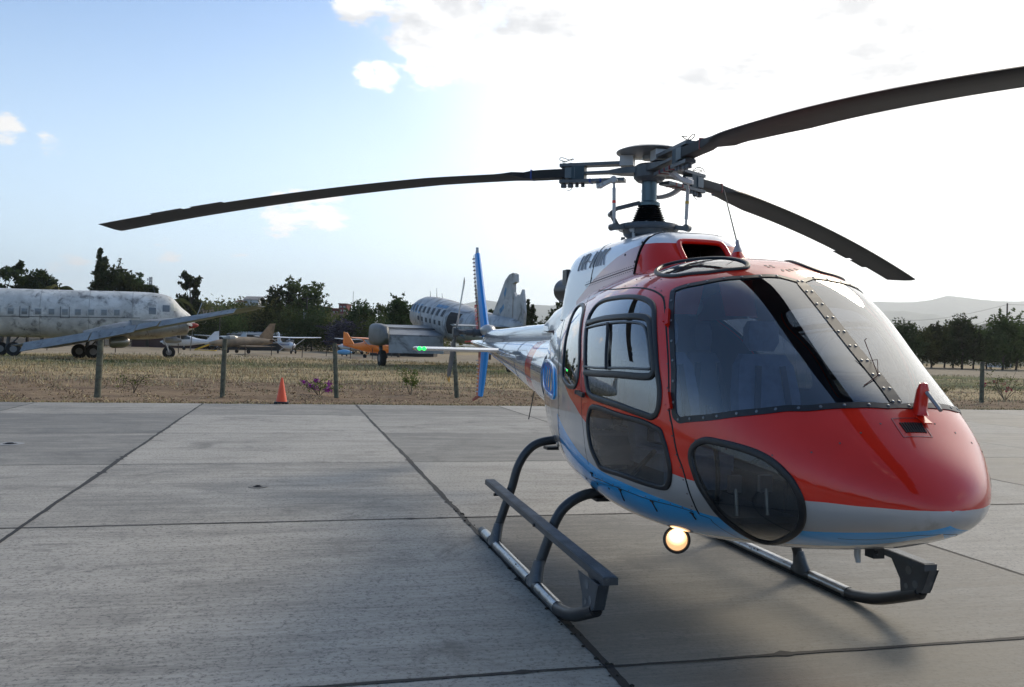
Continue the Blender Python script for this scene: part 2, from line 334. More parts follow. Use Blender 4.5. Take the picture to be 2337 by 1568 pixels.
P_ws = np.vstack([loop(ws_bot[1:] + ws_top[:-1], 4, False), [[6.95 - k * .17, 0] for k in range(1, 21)]])
P_dw = loop(TR['door_window'], 3); P_rw = loop(TR['rear_window'], 4); P_lw = loop(TR['lower_window'], 4); P_cw = loop(TR['chin_window'], 4)
sk = TR['skylight']; P_sk = loop(sk, 4)
front = TR['seam_front'][2:] + TR['seam_front2'][1:]
bot = TR['seam_bottom'][1:6] + [[9.05, .645]]
rearline = [[9.02, .60]] + TR['seam_door_rear2'][::-1][1:] + TR['seam_door_rear'][::-1][1:]
P_door = np.vstack([loop(front, 3, False), loop(bot, 3, False), loop(rearline, 3, False)])
P_rear = np.vstack([loop([[9.05, .645], [9.8, .652], [10.4, .64]], 3, False), loop([[10.44, .6], [10.43, .5623], [10.467, .4718], [10.6, .419], [10.84, .3687], [11.168, .3267], [11.6, .272], [11.45, .2]], 3, False),
                    loop([[11.3, .19], [10.79, .203]], 2, False), loop(rearline, 3, False)[::-1]])
r_nose = zline(1.068, [.03, .15, .3, .5, .7, .9, 1.2, 1.5, 1.9, 2.3], 0.0)
b_nose = zline(.962, [.62, .75, .9, 1.1, 1.4, 1.9, 2.4], .5, .999)
P_red = np.vstack([[[0, -.2], [12.5, -.2], [12.5, 0]], loop([[12.4, 0.02], [12.1, .15], [11.769, .234], [11.243, .295], [10.842, .3435], [10.49, .388], [10.2, .4234], [9.84, .4466], [9.515, .459], [9.24, .472], [8.964, .4824], [8.2, .512], [7.4, .541], [6.56, .5605],
                    [5.884, .569], [4.7, .570], [3.581, .560], [3.0, .546]] + [list(a) for a in r_nose[::-1]], 4, False), [[0, 0]]])
P_blu = np.vstack([loop([[10.542, .5013], [10.342, .5118], [10.066, .5308], [9.691, .5518], [9.265, .5771], [8.914, .5939], [8.614, .6065], [8.338, .617], [7.838, .636], [7.362, .657], [6.911, .6738], [6.46, .6907], [5.985, .705], [5.1, .722], [4.207, .740], [3.055, .752], [2.4, .760], [1.9, .775], [1.5, .800], [1.177, .838], [.85, .900], [.62, .975]], 4, False),
                    [[.58, 1.0], [1.25, 1.0]], loop([[1.35, .985], [1.7, .950], [2.15, .920], [3.1, .895], [4.18, .870], [5.058, .852], [6.4, .838], [7.3, .84], [7.9, .823], [8.4, .775], [8.9, .735], [9.42, .712], [9.9, .70], [10.3, .685], [10.44, .655], [10.45, .62], [10.467, .5644]], 4, False)])
def cdt_half():
    ss = np.arange(.004, u2s(13.2), .036); vv = np.linspace(0, 1, 76)
    g = [(s, v * PER) for s in ss for v in vv]
    verts = list(g); edges = []
    def addloop(P, closed=True):
        b = len(verts); q = [(float(u2s(a)), float(np.clip(c, 0, 1) * PER)) for a, c in P]
        qq = [q[0]]
        for a in q[1:]:
            if math.hypot(a[0] - qq[-1][0], a[1] - qq[-1][1]) > .004: qq.append(a)
        verts.extend(qq); n = len(qq)
        for i in range(n if closed else n - 1): edges.append((b + i, b + (i + 1) % n))
    for P in (P_ws, P_dw, P_rw, P_lw, P_cw, P_sk, P_door, P_rear, P_red, P_blu): addloop(P)
    r = geometry.delaunay_2d_cdt([Vector(v) for v in verts], edges, [], 0, 1e-5)
    V = np.array([(a[0], a[1]) for a in r[0]]); F = np.array([tuple(f) for f in r[2] if len(f) == 3])
    return V, F
CV, CF = cdt_half()
CU = s2u(CV[:, 0]); CW = np.clip(CV[:, 1] / PER, 0, 1)
cen = np.stack([CU[CF].mean(1), CW[CF].mean(1)], 1)
# drop slivers outside the domain
m_ws = inpoly(cen, P_ws); m_dw = inpoly(cen, P_dw); m_rw = inpoly(cen, P_rw); m_lw = inpoly(cen, P_lw); m_cw = inpoly(cen, P_cw); m_sk = inpoly(cen, P_sk)
m_door = inpoly(cen, P_door); m_rd = inpoly(cen, P_rear)
glassy = m_ws | m_dw | m_rw | m_lw | m_cw | m_sk
colr = np.where(inpoly(cen, P_red), 0, np.where(inpoly(cen, P_blu), 2, 1))
SP = S(CU, CW); SNN = SN(CU, CW)
SNN[CW < 1e-4, 1] = 0; SNN[CW > .9999, 1] = 0; SNN /= np.linalg.norm(SNN, axis=1)[:, None]
def skin(name, masks, mats, parent, sides=(1,), off=0., col=None, flip=False):
    """part of the body skin; sides 1 = starboard, -1 = port"""
    V = []; F = []; M = []; Nn = []; b = 0
    for sd, mask in zip(sides, masks):
        f = CF[mask]; use, inv = np.unique(f, return_inverse=True); f = inv.reshape(-1, 3)
        p = SP[use] + SNN[use] * off; n = SNN[use].copy()
        if sd < 0: p = p * [1, -1, 1]; n = n * [1, -1, 1]
        a, bb, c = p[f[:, 0]], p[f[:, 1]], p[f[:, 2]]; fn = np.cross(bb - a, c - a); wrong = (fn * n[f].mean(1)).sum(1) < 0
        if flip: wrong = ~wrong; n = -n
        f[wrong] = f[wrong][:, ::-1]
        V.append(p); F.append(f + b); Nn.append(n); M.append(col[mask] if col is not None else np.zeros(len(f), int)); b += len(p)
    V = np.vstack(V); F = np.vstack(F); M = np.concatenate(M); Nn = np.vstack(Nn)
    me = bpy.data.meshes.new(name); me.from_pydata(V.tolist(), [], F.tolist())
    for m in mats: me.materials.append(m)
    if len(mats) > 1: me.polygons.foreach_set('material_index', M.astype(np.int32))
    me.polygons.foreach_set('use_smooth', [True] * len(F)); me.update()
    me.normals_split_custom_set_from_vertices(Nn.tolist())
    o = bpy.data.objects.new(name, me); COL.objects.link(o); o.parent = parent; return o
body_m = ~glassy & ~m_door & ~m_rd
fus = skin('fuselage', (body_m, body_m), (RED, SIL, BLU), heli, (1, -1), col=colr)
skin('cabin_lining', ((~glassy & (cen[:, 0] < 12) & (cen[:, 0] > 2.2)),) * 2, (LINING,), heli, (1, -1), off=-.03, flip=True)
def lift(P, off=0., side=1):
    P = np.asarray(P); p = S(P[:, 0], P[:, 1]); n = SN(P[:, 0], P[:, 1]); p = p + n * off
    if side < 0: p = p * [1, -1, 1]; n = n * [1, -1, 1]
    return [Vector(a) for a in p], [Vector(a) for a in n]
def seal(name, P, r, m, parent, side=1, off=0., flat=.6, closed=True):
    """soft strip lying on the skin along a closed line"""
    p, n = lift(P, off, side); k = len(p); mb = MB(); seg = 8; rings = []
    for i in range(k):
        t = (p[(i + 1) % k] - p[i - 1]).normalized() if closed else (p[min(i + 1, k - 1)] - p[max(i - 1, 0)]).normalized()
        nn = n[i]; b = t.cross(nn).normalized()
        rings.append([p[i] + b * (r * math.cos(2 * math.pi * q / seg)) + nn * (r * flat * math.sin(2 * math.pi * q / seg)) for q in range(seg)])
    if closed: rings.append(rings[0])
    mb.loft(rings, True, not closed); return mb.build(name, m, parent)
def ribbon(mb, P, w, h, side=1, off=.002, inward=None, closed=True):
    """flat band beside a line on the skin, towards the inside of the loop"""
    p, n = lift(P, 0, side); k = len(p); c = sum(p, Vector()) / k; rings = []
    ts = []
    for i in range(k):
        ts.append(((p[(i + 1) % k] - p[i - 1]) if closed else (p[min(i + 1, k - 1)] - p[max(i - 1, 0)])).normalized())
    area = sum((p[i] - c).cross(p[(i + 1) % k] - c).dot(n[i]) for i in range(k)); sg = 1 if area > 0 else -1
    for i in range(k):
        b = n[i].cross(ts[i]).normalized() * sg
        q = p[i] + n[i] * off
        rings.append([q, q + n[i] * h, q + n[i] * h + b * w, q + b * w])
    if closed: rings.append(rings[0])
    mb.loft(rings, True, not closed); return [p[i] + n[i] * (off + h) + n[i].cross(ts[i]).normalized() * sg * w * .5 for i in range(k)], n
def uniq(P, d=.03):
    P = [tuple(a) for a in P]; q = S(np.array([a[0] for a in P]), np.array([a[1] for a in P])); keep = [0]
    for i in range(1, len(P)):
        if np.linalg.norm(q[i] - q[keep[-1]]) > d * .5: keep.append(i)
    if np.linalg.norm(q[keep[-1]] - q[0]) < d * .4: keep.pop()
    return np.array([P[i] for i in keep])
for sd in (1, -1):
    wo = skin('windscreen', (m_ws,), (GLASS,), heli, (sd,))
    wo['label'] = 'starboard half of the windscreen' if sd > 0 else 'port half of the windscreen'
    mb = MB(); mid, nrm = ribbon(mb, uniq(P_ws), .034, .004, sd, .001); mb.build('windscreen_frame', BLK, wo, False)
    sc = MB(); acc = 0; last = mid[0]
    for i in range(len(mid)):
        acc = (mid[i] - last).length
        if acc > .085 or i == 0:
            sc.lathe([(.0085, -.001), (.0075, .0025), (.003, .004)], mid[i], 8, nrm[i]); last = mid[i]
    tag(sc.build('screws', SCREW, wo), kind='stuff')
    d = skin('cabin_door', (m_door & ~glassy,), (RED, SIL, BLU), heli, (sd,), col=colr)
    w = skin('door_window', (m_dw,), (BGLASS,), d, (sd,)); seal('window_seal', uniq(P_dw), .019, BLK, d, sd, .002)
    w = skin('lower_door_window', (m_lw,), (DGLASS,), d, (sd,)); seal('window_seal', uniq(P_lw), .017, BLK, d, sd, .002)
    rd = skin('rear_door', (m_rd & ~glassy,), (RED, SIL, BLU), heli, (sd,), col=colr)
    skin('rear_window', (m_rw,), (BGLASS,), rd, (sd,)); seal('window_seal', uniq(P_rw), .017, BLK, rd, sd, .002)
    cw = skin('chin_window', (m_cw,), (DGLASS,), heli, (sd,)); seal('window_seal', uniq(P_cw), .019, BLK, cw, sd, .002)
    kw = skin('skylight', (m_sk,), (DGLASS,), heli, (sd,)); seal('window_seal', uniq(P_sk), .015, BLK, kw, sd, .003, .7)
    seal('door_gap', loop(front, 4, False), .0065, SEAM, d, sd, 0, .35, False)
    seal('door_gap', loop(bot, 4, False), .0035, SEAM, d, sd, 0, .35, False)
    seal('door_gap', loop(rearline, 4, False), .0028, SEAM, d, sd, 0, .35, False)
    seal('door_gap', loop([[10.4, .64], [10.44, .6], [10.43, .5623], [10.467, .4718], [10.6, .419], [10.84, .3687], [11.168, .3267], [11.6, .272]], 4, False), .005, SEAM, rd, sd, 0, .4, False)
    seal('panel_gap', loop([[8.2, .648], [8.7, .655], [9.5, .668], [10.2, .68], [10.8, .69]], 4, False), .002, SEAM, fus, sd, 0, .35, False)
    seal('panel_gap', loop([[6.4, .71], [6.2, .72], [6.25, .74], [6.33, .8], [6.5, .88], [6.6, .99]], 4, False), .003, SEAM, fus, sd, 0, .35, False)
    seal('panel_gap', loop([[3.6, .80], [3.0, .83], [2.2, .85], [1.6, .88], [1.3, .99]], 4, False), .002, SEAM, fus, sd, 0, .35, False)
    slf = [[9.7, .3056], [9.14, .2975], [8.564, .2945], [7.988, .2912], [7.80, .292], [7.662, .300], [7.387, .333], [7.2, .361], [7.2, .374], [7.312, .3815], [7.737, .3877], [8.388, .391], [9.22, .395]]
    seal('sliding_window_frame', loop(slf, 4, False), .021, BLK, d, sd, .006, .5, False)
    seal('sliding_window_rail', loop([[9.62, .3155], [9.1, .3085], [8.3, .3035], [7.85, .304], [7.6, .32], [7.33, .356], [7.36, .37], [8.4, .381], [9.3, .385]], 4, False), .007, MGREY, d, sd, .008, .5, False)
    seal('sliding_window_grip', loop([[8.839, .3077], [8.689, .3288], [8.564, .3582], [8.464, .3835]], 4, False), .011, BLK, d, sd, .012, 1, False)
    for (a, b2) in (([7.40, .266], [7.22, .290]), ([6.68, .392], [6.56, .417])):        # hinges
        p, n = lift([a, b2], .012, sd); mb = MB(); mb.obox(p[0], p[1], .022, .03, n[0]); mb.obox(p[0] + (p[1] - p[0]) * .25 + Vector((-.03, 0, 0)), p[0] + (p[1] - p[0]) * .75 + Vector((-.03, 0, 0)), .03, .02, n[0])
        mb.build('hinge', RED, d, False)
    p, n = lift([[9.34, .432], [9.07, .433]], .022, sd); mb = MB(); mb.obox(p[0], p[1], .022, .02, n[0], w2=.03); mb.tube([p[0] - n[0] * .02, p[0] + n[0] * .012], .014, 10); mb.build('door_handle', BLKM, d)
    mb = MB()
    for a, b2 in (([9.014, .6276], [9.065, .6423]), ([8.263, .657], [8.413, .7012]), ([7.512, .6802], [7.637, .7201]), ([6.586, .7054], [6.686, .7349])):
        p, n = lift([a, b2], .003, sd); mb.obox(p[0], p[1], .006, .006, n[0]); mb.obox(p[0] + Vector((-.02, 0, 0)), p[0] + Vector((.02, 0, 0)), .01, .006, n[0])
    for a in ([9.49, .6738], [9.014, .6654], [8.639, .6654]):
        p, n = lift([a], .0, sd); mb.dome(p[0], .009, n[0])
    tag(mb.build('belly_latches', SEAM, fus), kind='stuff')
# rivet lines and small fittings on the roof
mb = MB()
for a in ([7.40, .036], [7.33, .034], [7.40, .024], [7.33, .022], [7.2, .01], [7.16, .012], [7.21, -.002], [7.17, -.004], [7.25, -.012], [7.21, -.014], [7.3, -.028], [7.26, -.03]):
    p, n = lift([[a[0], abs(a[1])]], 0, 1 if a[1] > 0 else -1); mb.lathe([(.010, 0), (.009, .0015)], p[0], 8, n[0])
tag(mb.build('roof_plugs', mat('dark_red_plug', (.12, .01, .01), .5), fus), kind='stuff')
# nose vent
def S1(u, v, off=0.):
    p = S(u, abs(v))[0]; n = SN(u, abs(v))[0]
    if v < 0: p = p * [1, -1, 1]; n = n * [1, -1, 1]
    return Vector(p + n * off), Vector(n)
mb = MB(); N_ = 9
for k in range(N_):
    v = .038 - k * (.076 / (N_ - 1)) - .004; a, n = S1(3.15, v, .002); b2, n2 = S1(2.86, v - .001, .002); mb.obox(a, b2, .0085, .004, n)
vent = mb.build('vent_slots', SEAM, fus, False)
mb = MB(); fr = [(3.28, .052), (3.28, -.050), (2.74, -.060), (2.74, .058)]
for i in range(4):
    a = fr[i]; b2 = fr[(i + 1) % 4]; prev = None
    for k in range(7):
        t = k / 6; q, n = S1(a[0] + (b2[0] - a[0]) * t, a[1] + (b2[1] - a[1]) * t, .001)
        if prev is not None: mb.obox(prev, q, .006, .003, n)
        prev = q
mb.build('vent_panel', mat('deep_red_paint', (.35, .008, .004), .35, 0, 1), fus, False)
# air probe standing on the nose
q, n = S1(3.40, -.055); mb = MB()
up = Vector((.18, 0, 1)).normalized()
mb.loft([[q + up * h + Vector((math.cos(t) * rx * .045, math.sin(t) * .022 * rx, 0)) for t in [2 * math.pi * k / 12 for k in range(12)]] for h, rx in ((0, 1.3), (.02, 1), (.08, .9), (.12, .85), (.15, .55), (.158, .1))])
mb.obox(q + Vector((-.04, 0, .02)), q + Vector((.06, 0, -.035)), .05, .006, n)
pb = mb.build('air_probe', RED, heli)
mb = MB(); a = q + up * .11 + Vector((.03, -.0, 0)); mb.tube([a, a + Vector((.115, -.02, -.075))], [.011, .009], 10); mb.build('probe_tube', mat('probe_grey', (.3, .3, .3), .35, .6), pb)
# slip string on the centre post
mb = MB(); a, n = S1(4.35, 0.0, .012); b2, _ = S1(4.95, -.01, .05)
mb.tube([a, b2 + Vector((0, 0, .02)), b2 + Vector((.0, .01, .03))], .0022, 5); mb.tube([a, a + (b2 - a) * .5 + Vector((.02, .02, 0)), b2 + Vector((.02, .02, -.08))], .0018, 5)
c2, _ = S1(4.15, .06, .006); mb.tube([a, c2], .0025, 5)
mb.build('slip_string', mat('dark_red_yarn', (.10, .02, .02), .9), heli)
# ---- roof cowling
CST = np.array([[1.14, 2.28, .05], [1.12, 2.33, .22], [1.06, 2.39, .33], [.99, 2.46, .38], [.92, 2.53, .40], [.84, 2.575, .41], [.70, 2.60, .42], [.3, 2.615, .425], [-.3, 2.62, .42], [-.75, 2.61, .41], [-.92, 2.585, .385], [-1.02, 2.53, .35], [-1.07, 2.4, .28], [-1.09, 2.1, .18]])
def csec(x, zt, w, n=4.6, seg=40, z0=1.98, flare=.06):
    o = []
    for k in range(seg + 1):
        ph = math.pi * (k / seg - .5); s = math.sin(ph); c = abs(math.cos(ph)); r = (abs(s) ** n + c ** n) ** (-1 / n)
        z = z0 + (zt - z0) * r * c; o.append(Vector((x, -(w + flare * (1 - (z - z0) / (zt - z0)) ** 1.5) * r * s, z)))
    return o
cr = np.array(crv(CST, 4)); i0 = int(np.argmin(abs(cr[:, 0] - .79)))
secs = [csec(*r) for r in cr]
def in_intake(y, z): return abs(y) < .175 and 2.345 < z < 2.505
# front fairing with the air intake
mb = MB(); vs = []; seg = 40
yz = []
for i in range(len(secs)):
    if cr[i][0] < .79: break
    vs.append(secs[i])
NI = 60; fx = []
def cowl_x(y, z):
    """front face position for y, z"""
    best = -9
    for i in range(len(cr) - 1):
        x, zt, w = cr[i]; z0 = 1.98; n = 4.6
        hh = (z - z0) / max(zt - z0, 1e-4)
        if hh > 1: continue
        ww = w + .06 * (1 - hh) ** 1.5
        if abs(abs(y) / ww) ** n + hh ** n <= 1:
            if i == 0: return x
            x1, zt1, w1 = cr[i - 1]; lo, hi = 0., 1.
            for _ in range(14):
                m = (lo + hi) / 2; zz = zt + (zt1 - zt) * m; wq = w + (w1 - w) * m; h2 = (z - z0) / (zz - z0); ok = h2 <= 1 and abs(abs(y) / (wq + .06 * (1 - min(h2, 1)) ** 1.5)) ** n + h2 ** n <= 1
                if ok: lo = m
                else: hi = m
            return x + (x1 - x) * lo
    return best
# red lower band, silver upper band on the fairing
mb = MB(); ny = 64
for i in range(len(vs) - 1):
    for j in range(seg):
        q = [vs[i][j], vs[i][j + 1], vs[i + 1][j + 1], vs[i + 1][j]]; cc = sum(q, Vector()) / 4
        mb.add(q, [(0, 1, 2, 3)], 0)
me_v = mb.v; me_f = mb.f
bm = bmesh.new()
for v in me_v: bm.verts.new(v)
bm.verts.ensure_lookup_table()
for f in me_f: bm.faces.new([bm.verts[i] for i in f])
bmesh.ops.remove_doubles(bm, verts=bm.verts, dist=1e-4)
bmesh.ops.triangulate(bm, faces=bm.faces[:])
bmesh.ops.subdivide_edges(bm, edges=[e for e in bm.edges if e.calc_length() > .05], cuts=1)
for co, no in (((0, 0, 2.485), (0, 0, 1)), ((0, .175, 0), (0, 1, 0)), ((0, -.175, 0), (0, 1, 0)), ((0, 0, 2.345), (0, 0, 1)), ((0, 0, 2.50), (0, 0, 1))):
    bmesh.ops.bisect_plane(bm, geom=bm.verts[:] + bm.edges[:] + bm.faces[:], plane_co=co, plane_no=no)
kill = [f for f in bm.faces if abs(f.calc_center_median().y) < .175 and 2.345 < f.calc_center_median().z < 2.50 and f.calc_center_median().x > .8]
bmesh.ops.delete(bm, geom=kill, context='FACES')
me = bpy.data.meshes.new('cowling_front')
for f in bm.faces: f.material_index = 0 if f.calc_center_median().z < 2.485 else 1; f.smooth = True
bmesh.ops.recalc_face_normals(bm, faces=bm.faces[:])
bm.to_mesh(me); bm.free(); me.materials.append(RED); me.materials.append(WHT); me.set_sharp_from_angle(angle=R(50))
cf = bpy.data.objects.new('cowling_front', me); COL.objects.link(cf); cf.parent = heli
# rounded lip and duct of the intake
lip = []
for yy, zz in crv([(-.175, 2.36), (-.178, 2.42), (-.172, 2.475), (-.15, 2.50), (-.08, 2.507), (0, 2.508), (.08, 2.507), (.15, 2.50), (.172, 2.475), (.178, 2.42), (.175, 2.36)], 4):
    lip.append(Vector((cowl_x(yy, zz) - .004, yy, zz)))
mb = MB(); mb.tube(lip, .02, 10); mb.build('intake_lip', RED, cf)
mb = MB(); rings = []
outer = [(-.175, 2.335), (-.175, 2.49), (-.16, 2.505), (.16, 2.505), (.175, 2.49), (.175, 2.335)]
rings = [[Vector((cowl_x(y, z) - .01, y, z)) for y, z in outer], [Vector((.62, y * .95, 2.33 + (z - 2.33) * .9)) for y, z in outer]]
mb.loft(rings, True, False); mb.build('intake_duct', mat('intake_dark', (.035, .02, .018), .7), cf, False)
mb = MB(); mb.box((.60, -.17, 2.33), (.61, .17, 2.5)); 
for k in range(15): y = -.15 + k * .0215; mb.box((.61, y - .003, 2.33), (.625, y + .003, 2.49))
tag(mb.build('intake_grille', mat('grille_dark', (.03, .028, .026), .5, .4), cf, False), kind='stuff')
# engine cowling behind it, with the slanted faded red stripe
mb = MB(); rs = secs[i0:]
CM = [WHT, PINK]
for i in range(len(rs) - 1):
    for j in range(seg):
        q = [rs[i][j], rs[i][j + 1], rs[i + 1][j + 1], rs[i + 1][j]]; mb.add(q, [(0, 1, 2, 3)], 0)
bm = bmesh.new()
for v in mb.v: bm.verts.new(v)
bm.verts.ensure_lookup_table()
for f in mb.f: bm.faces.new([bm.verts[i] for i in f])
bmesh.ops.remove_doubles(bm, verts=bm.verts, dist=1e-4)
arc = [(.80, 2.485), (.62, 2.47), (.40, 2.43), (.15, 2.36), (-.1, 2.27), (-.45, 2.12)]
def under(x, z):
    if x < arc[-1][0]: return False
    for a, b2 in zip(arc, arc[1:]):
        if b2[0] <= x <= a[0]: return z < b2[1] + (a[1] - b2[1]) * (x - b2[0]) / (a[0] - b2[0])
    return True
for a, b2 in zip(arc, arc[1:]):
    d = Vector((a[0] - b2[0], 0, a[1] - b2[1])); nrm_ = Vector((-d.z, 0, d.x))
    gm = [f for f in bm.faces if b2[0] - .1 < f.calc_center_median().x < a[0] + .1]
    vv = set(v for f in gm for v in f.verts); ee = set(e for f in gm for e in f.edges)
    bmesh.ops.bisect_plane(bm, geom=list(vv) + list(ee) + gm, plane_co=(a[0], 0, a[1]), plane_no=nrm_)
for f in bm.faces: c = f.calc_center_median(); f.material_index = 1 if under(c.x, c.z) else 0; f.smooth = True
bmesh.ops.recalc_face_normals(bm, faces=bm.faces[:])
me = bpy.data.meshes.new('engine_cowling'); bm.to_mesh(me); bm.free(); me.materials.append(WHT); me.materials.append(PINK); me.set_sharp_from_angle(angle=R(50))
ec = bpy.data.objects.new('engine_cowling', me); COL.objects.link(ec); ec.parent = heli
def cowl_y(x, z):
    zt = np.interp(-x, -cr[:, 0], cr[:, 1]); w = np.interp(-x, -cr[:, 0], cr[:, 2]); h = (z - 1.98) / (zt - 1.98); h = min(max(h, 0), .999)
    return (w + .06 * (1 - h) ** 1.5) * (1 - h ** 4.6) ** (1 / 4.6)
mb = MB(); p_ = [Vector((.79, -cowl_y(.79, z) - .001, z)) for z in np.linspace(2.2, 2.54, 14)] + [Vector((.79, y, 2.56 + .002)) for y in np.linspace(-.24, .24, 6)]
mb.tube(p_, .005, 6); p_ = [Vector((-.12, -cowl_y(-.12, z) - .001, z)) for z in np.linspace(2.26, 2.60, 12)]; mb.tube(p_, .003, 6)
p_ = [Vector((x, -cowl_y(x, z) - .001, z)) for x, z in zip(np.linspace(.78, -.25, 12), np.linspace(2.315, 2.255, 12))]; mb.tube(p_, .003, 6)
mb.build('panel_gap', SEAM, ec)
mb = MB()
for k in range(26):
    x = .76 - k * .039
    for dz in (-.018, .018): z = 2.315 - (.78 - x) * .058 + dz; mb.lathe([(.0045, -.001), (.004, .002)], (x, -cowl_y(x, z), z), 6, (0, -1, 0))
for x, z in ((.77, 2.50), (.77, 2.36), (-.11, 2.50), (-.11, 2.30), (.55, 2.43)): mb.lathe([(.011, -.001), (.009, .003)], (x, -cowl_y(x, z), z), 8, (0, -1, 0))
tag(mb.build('fasteners', SEAM, ec), kind='stuff')
mb = MB(); mb.box((-1.02, -.405, 2.30), (-.90, -.37, 2.44)); mb.build('cooling_vent', BLKM, ec, False)
mb = MB(); mb.obox((-.2, -.14, 2.61), (-.2, -.14, 2.665), .05, .012, (1, 0, 0), w2=.03); mb.build('cowling_fin', LGREY, ec, False)
# registration letters on the cowling
GLY = {'H': [((0, 0), (0, 1)), ((1, 0), (1, 1)), ((0, .5), (1, .5))], 'R': [((0, 0), (0, 1)), ((0, 1), (.8, 1)), ((.8, 1), (1, .85)), ((1, .85), (1, .65)), ((1, .65), (.8, .5)), ((.8, .5), (0, .5)), ((.5, .5), (1, 0))],
       '-': [((.1, .45), (.9, .45))], 'A': [((0, 0), (.5, 1)), ((.5, 1), (1, 0)), ((.18, .33), (.82, .33))], 'W': [((0, 1), (.25, 0)), ((.25, 0), (.5, .9)), ((.5, .9), (.75, 0)), ((.75, 0), (1, 1))], 'K': [((0, 0), (0, 1)), ((0, .42), (1, 1)), ((.3, .6), (1, 0))]}
x0 = -.53
for ch, w in (('H', .080), ('R', .080), ('-', .045), ('A', .090), ('W', .105), ('K', .080)):
    mb = MB()
    for (a, b2), (c2, d2) in GLY[ch]:
        q = [Vector((x0 + u * w, 0, 2.395 + v * .135)) for u, v in ((a, b2), (c2, d2))]
        q = [q[0].lerp(q[1], t) for t in (0, .25, .5, .75, 1)]
        for v in q: v.y = -cowl_y(v.x, v.z) - .004
        for k in range(4): mb.obox(q[k], q[k + 1], .010, .0075, (q[4] - q[0]).cross(Vector((0, 1, 0))))
    x0 += w + .036; mb.build('registration_letter', mat('registration_grey', (.38, .40, .42), .5), ec, False)
# exhaust pipe
mb = MB(); mb.tube([(-1.15, -.10, 2.29), (-1.5, -.15, 2.29), (-1.70, -.17, 2.30)], [.10, .112, .118], 20); mb.build('exhaust_pipe', mat('burnt_metal', (.06, .055, .055), .35, .7), heli)
# ---- whip antenna, belly antennas
mb = MB(); b0, n = S1(8.45, 0.0); b0 = Vector((1.50, 0, 2.30)); mb.lathe([(.11, -.01), (.07, .03), (.035, .075)], b0, 16, (-.12, 0, 1)); wa = mb.build('antenna_base', RED, heli)
mb = MB(); mb.lathe([(.036, .07), (.016, .12), (.009, .16)], b0, 10, (-.12, 0, 1)); mb.build('antenna_socket', LGREY, wa)
mb = MB(); mb.tube([b0 + Vector((-.02, 0, .14)), b0 + Vector((-.22, 0, .52))], [.0045, .0035], 6); mb.build('antenna_rod', BLKM, wa)
mb = MB(); mb.tube([(-2.94, -.1, 1.30), (-3.20, -.1, .885)], .006, 6); mb.build('belly_antenna', BLKM, heli)
mb = MB(); mb.tube([(2.83, -.03, .80), (2.83, -.03, .735), (2.84, -.03, .70)], [.016, .016, .012], 8, mi=0); mb.box((2.86, -.01, .74), (2.93, .05, .80), 1); mb.tube([(2.80, .0, .775), (2.95, .0, .77)], .008, 6, mi=1)
mb.build('belly_probe', [LGREY, BLKM], heli)
# ---- searchlight under the belly
mb = MB(); c = Vector((1.45, -.36, .515)); ax = (w_ := Vector((6.6, -2.77, 1.9)) - c).normalized()
mb.lathe([(.03, -.13), (.07, -.10), (.088, -.03), (.088, 0), (.074, .003), (.070, -.012)], c, 28, ax); sl_ = mb.build('searchlight', BLK, heli)
mb = MB(); mb.lathe([(.068, -.02), (.068, -.006), (.045, .004), (.005, .007)], c, 28, ax)
lm = bpy.data.materials.new('lit_lens'); lm.use_nodes = True; t = lm.node_tree; p = t.nodes['Principled BSDF']; p.inputs['Base Color'].default_value = (.9, .7, .4, 1); p.inputs['Roughness'].default_value = .1
tc = N(t, 'ShaderNodeTexCoord'); vm = N(t, 'ShaderNodeVectorMath', operation='DISTANCE'); t.links.new(tc.outputs['Object'], vm.inputs[0]); vm.inputs[1].default_value = c + Vector((0, .0, .035)) + ax * .01
t.links.new(mapr(t, vm.outputs[1], .075, .0, .7, 5.0, False), p.inputs['Emission Strength']); t.links.new(mixc(t, mapr(t, vm.outputs[1], .0, .09), (1, .78, .42), (1, .52, .22)), p.inputs['Emission Color'])
mb.build('searchlight_lens', lm, sl_)
# ---- tail boom
def bsec(x):
    t = (-x - 1.7) / 5.4; zt = np.interp(-x, [1.7, 2.8, 5.45, 6.3, 7.1], [1.86, 1.82, 1.80, 1.82, 1.815]); zb = np.interp(-x, [1.7, 2.98, 5.45, 6.3, 7.1], [1.02, 1.205, 1.60, 1.68, 1.745])
    w = np.interp(-x, [1.7, 2.8, 5.45, 6.3, 7.1], [.40, .27, .13, .10, .04]); return zt, zb, w
mb = MB(); rings = []
for x in np.linspace(-1.7, -7.08, 40):
    zt, zb, w = bsec(x); zc = (zt + zb) / 2; hh = (zt - zb) / 2
    rings.append([Vector((x, -w * math.sin(a), zc + hh * math.cos(a))) for a in [2 * math.pi * k / 28 for k in range(28)]])
BOOMM = mat('boom_silver', (.62, .63, .65), .22, .55, 1., var=.05, vscale=2, dirt=(.4, .4, .4), dirtamt=.1)
mb.loft(rings)
for k, f in enumerate(mb.f):
    cx = sum(mb.v[i][0] for i in f) / len(f)
    if cx < -6.75: mb.m[k] = 1
    elif -2.75 < cx < -2.45: mb.m[k] = 1
boom = mb.build('tail_boom', [BOOMM, RED], heli)
mb = MB()
for x in (-3.4, -4.3, -5.1, -5.9):
    zt, zb, w = bsec(x); zc = (zt + zb) / 2; hh = (zt - zb) / 2 + .001
    mb.tube([Vector((x, -(w + .001) * math.sin(a), zc + hh * math.cos(a))) for a in [math.pi * k / 20 for k in range(21)]], .0022, 5)
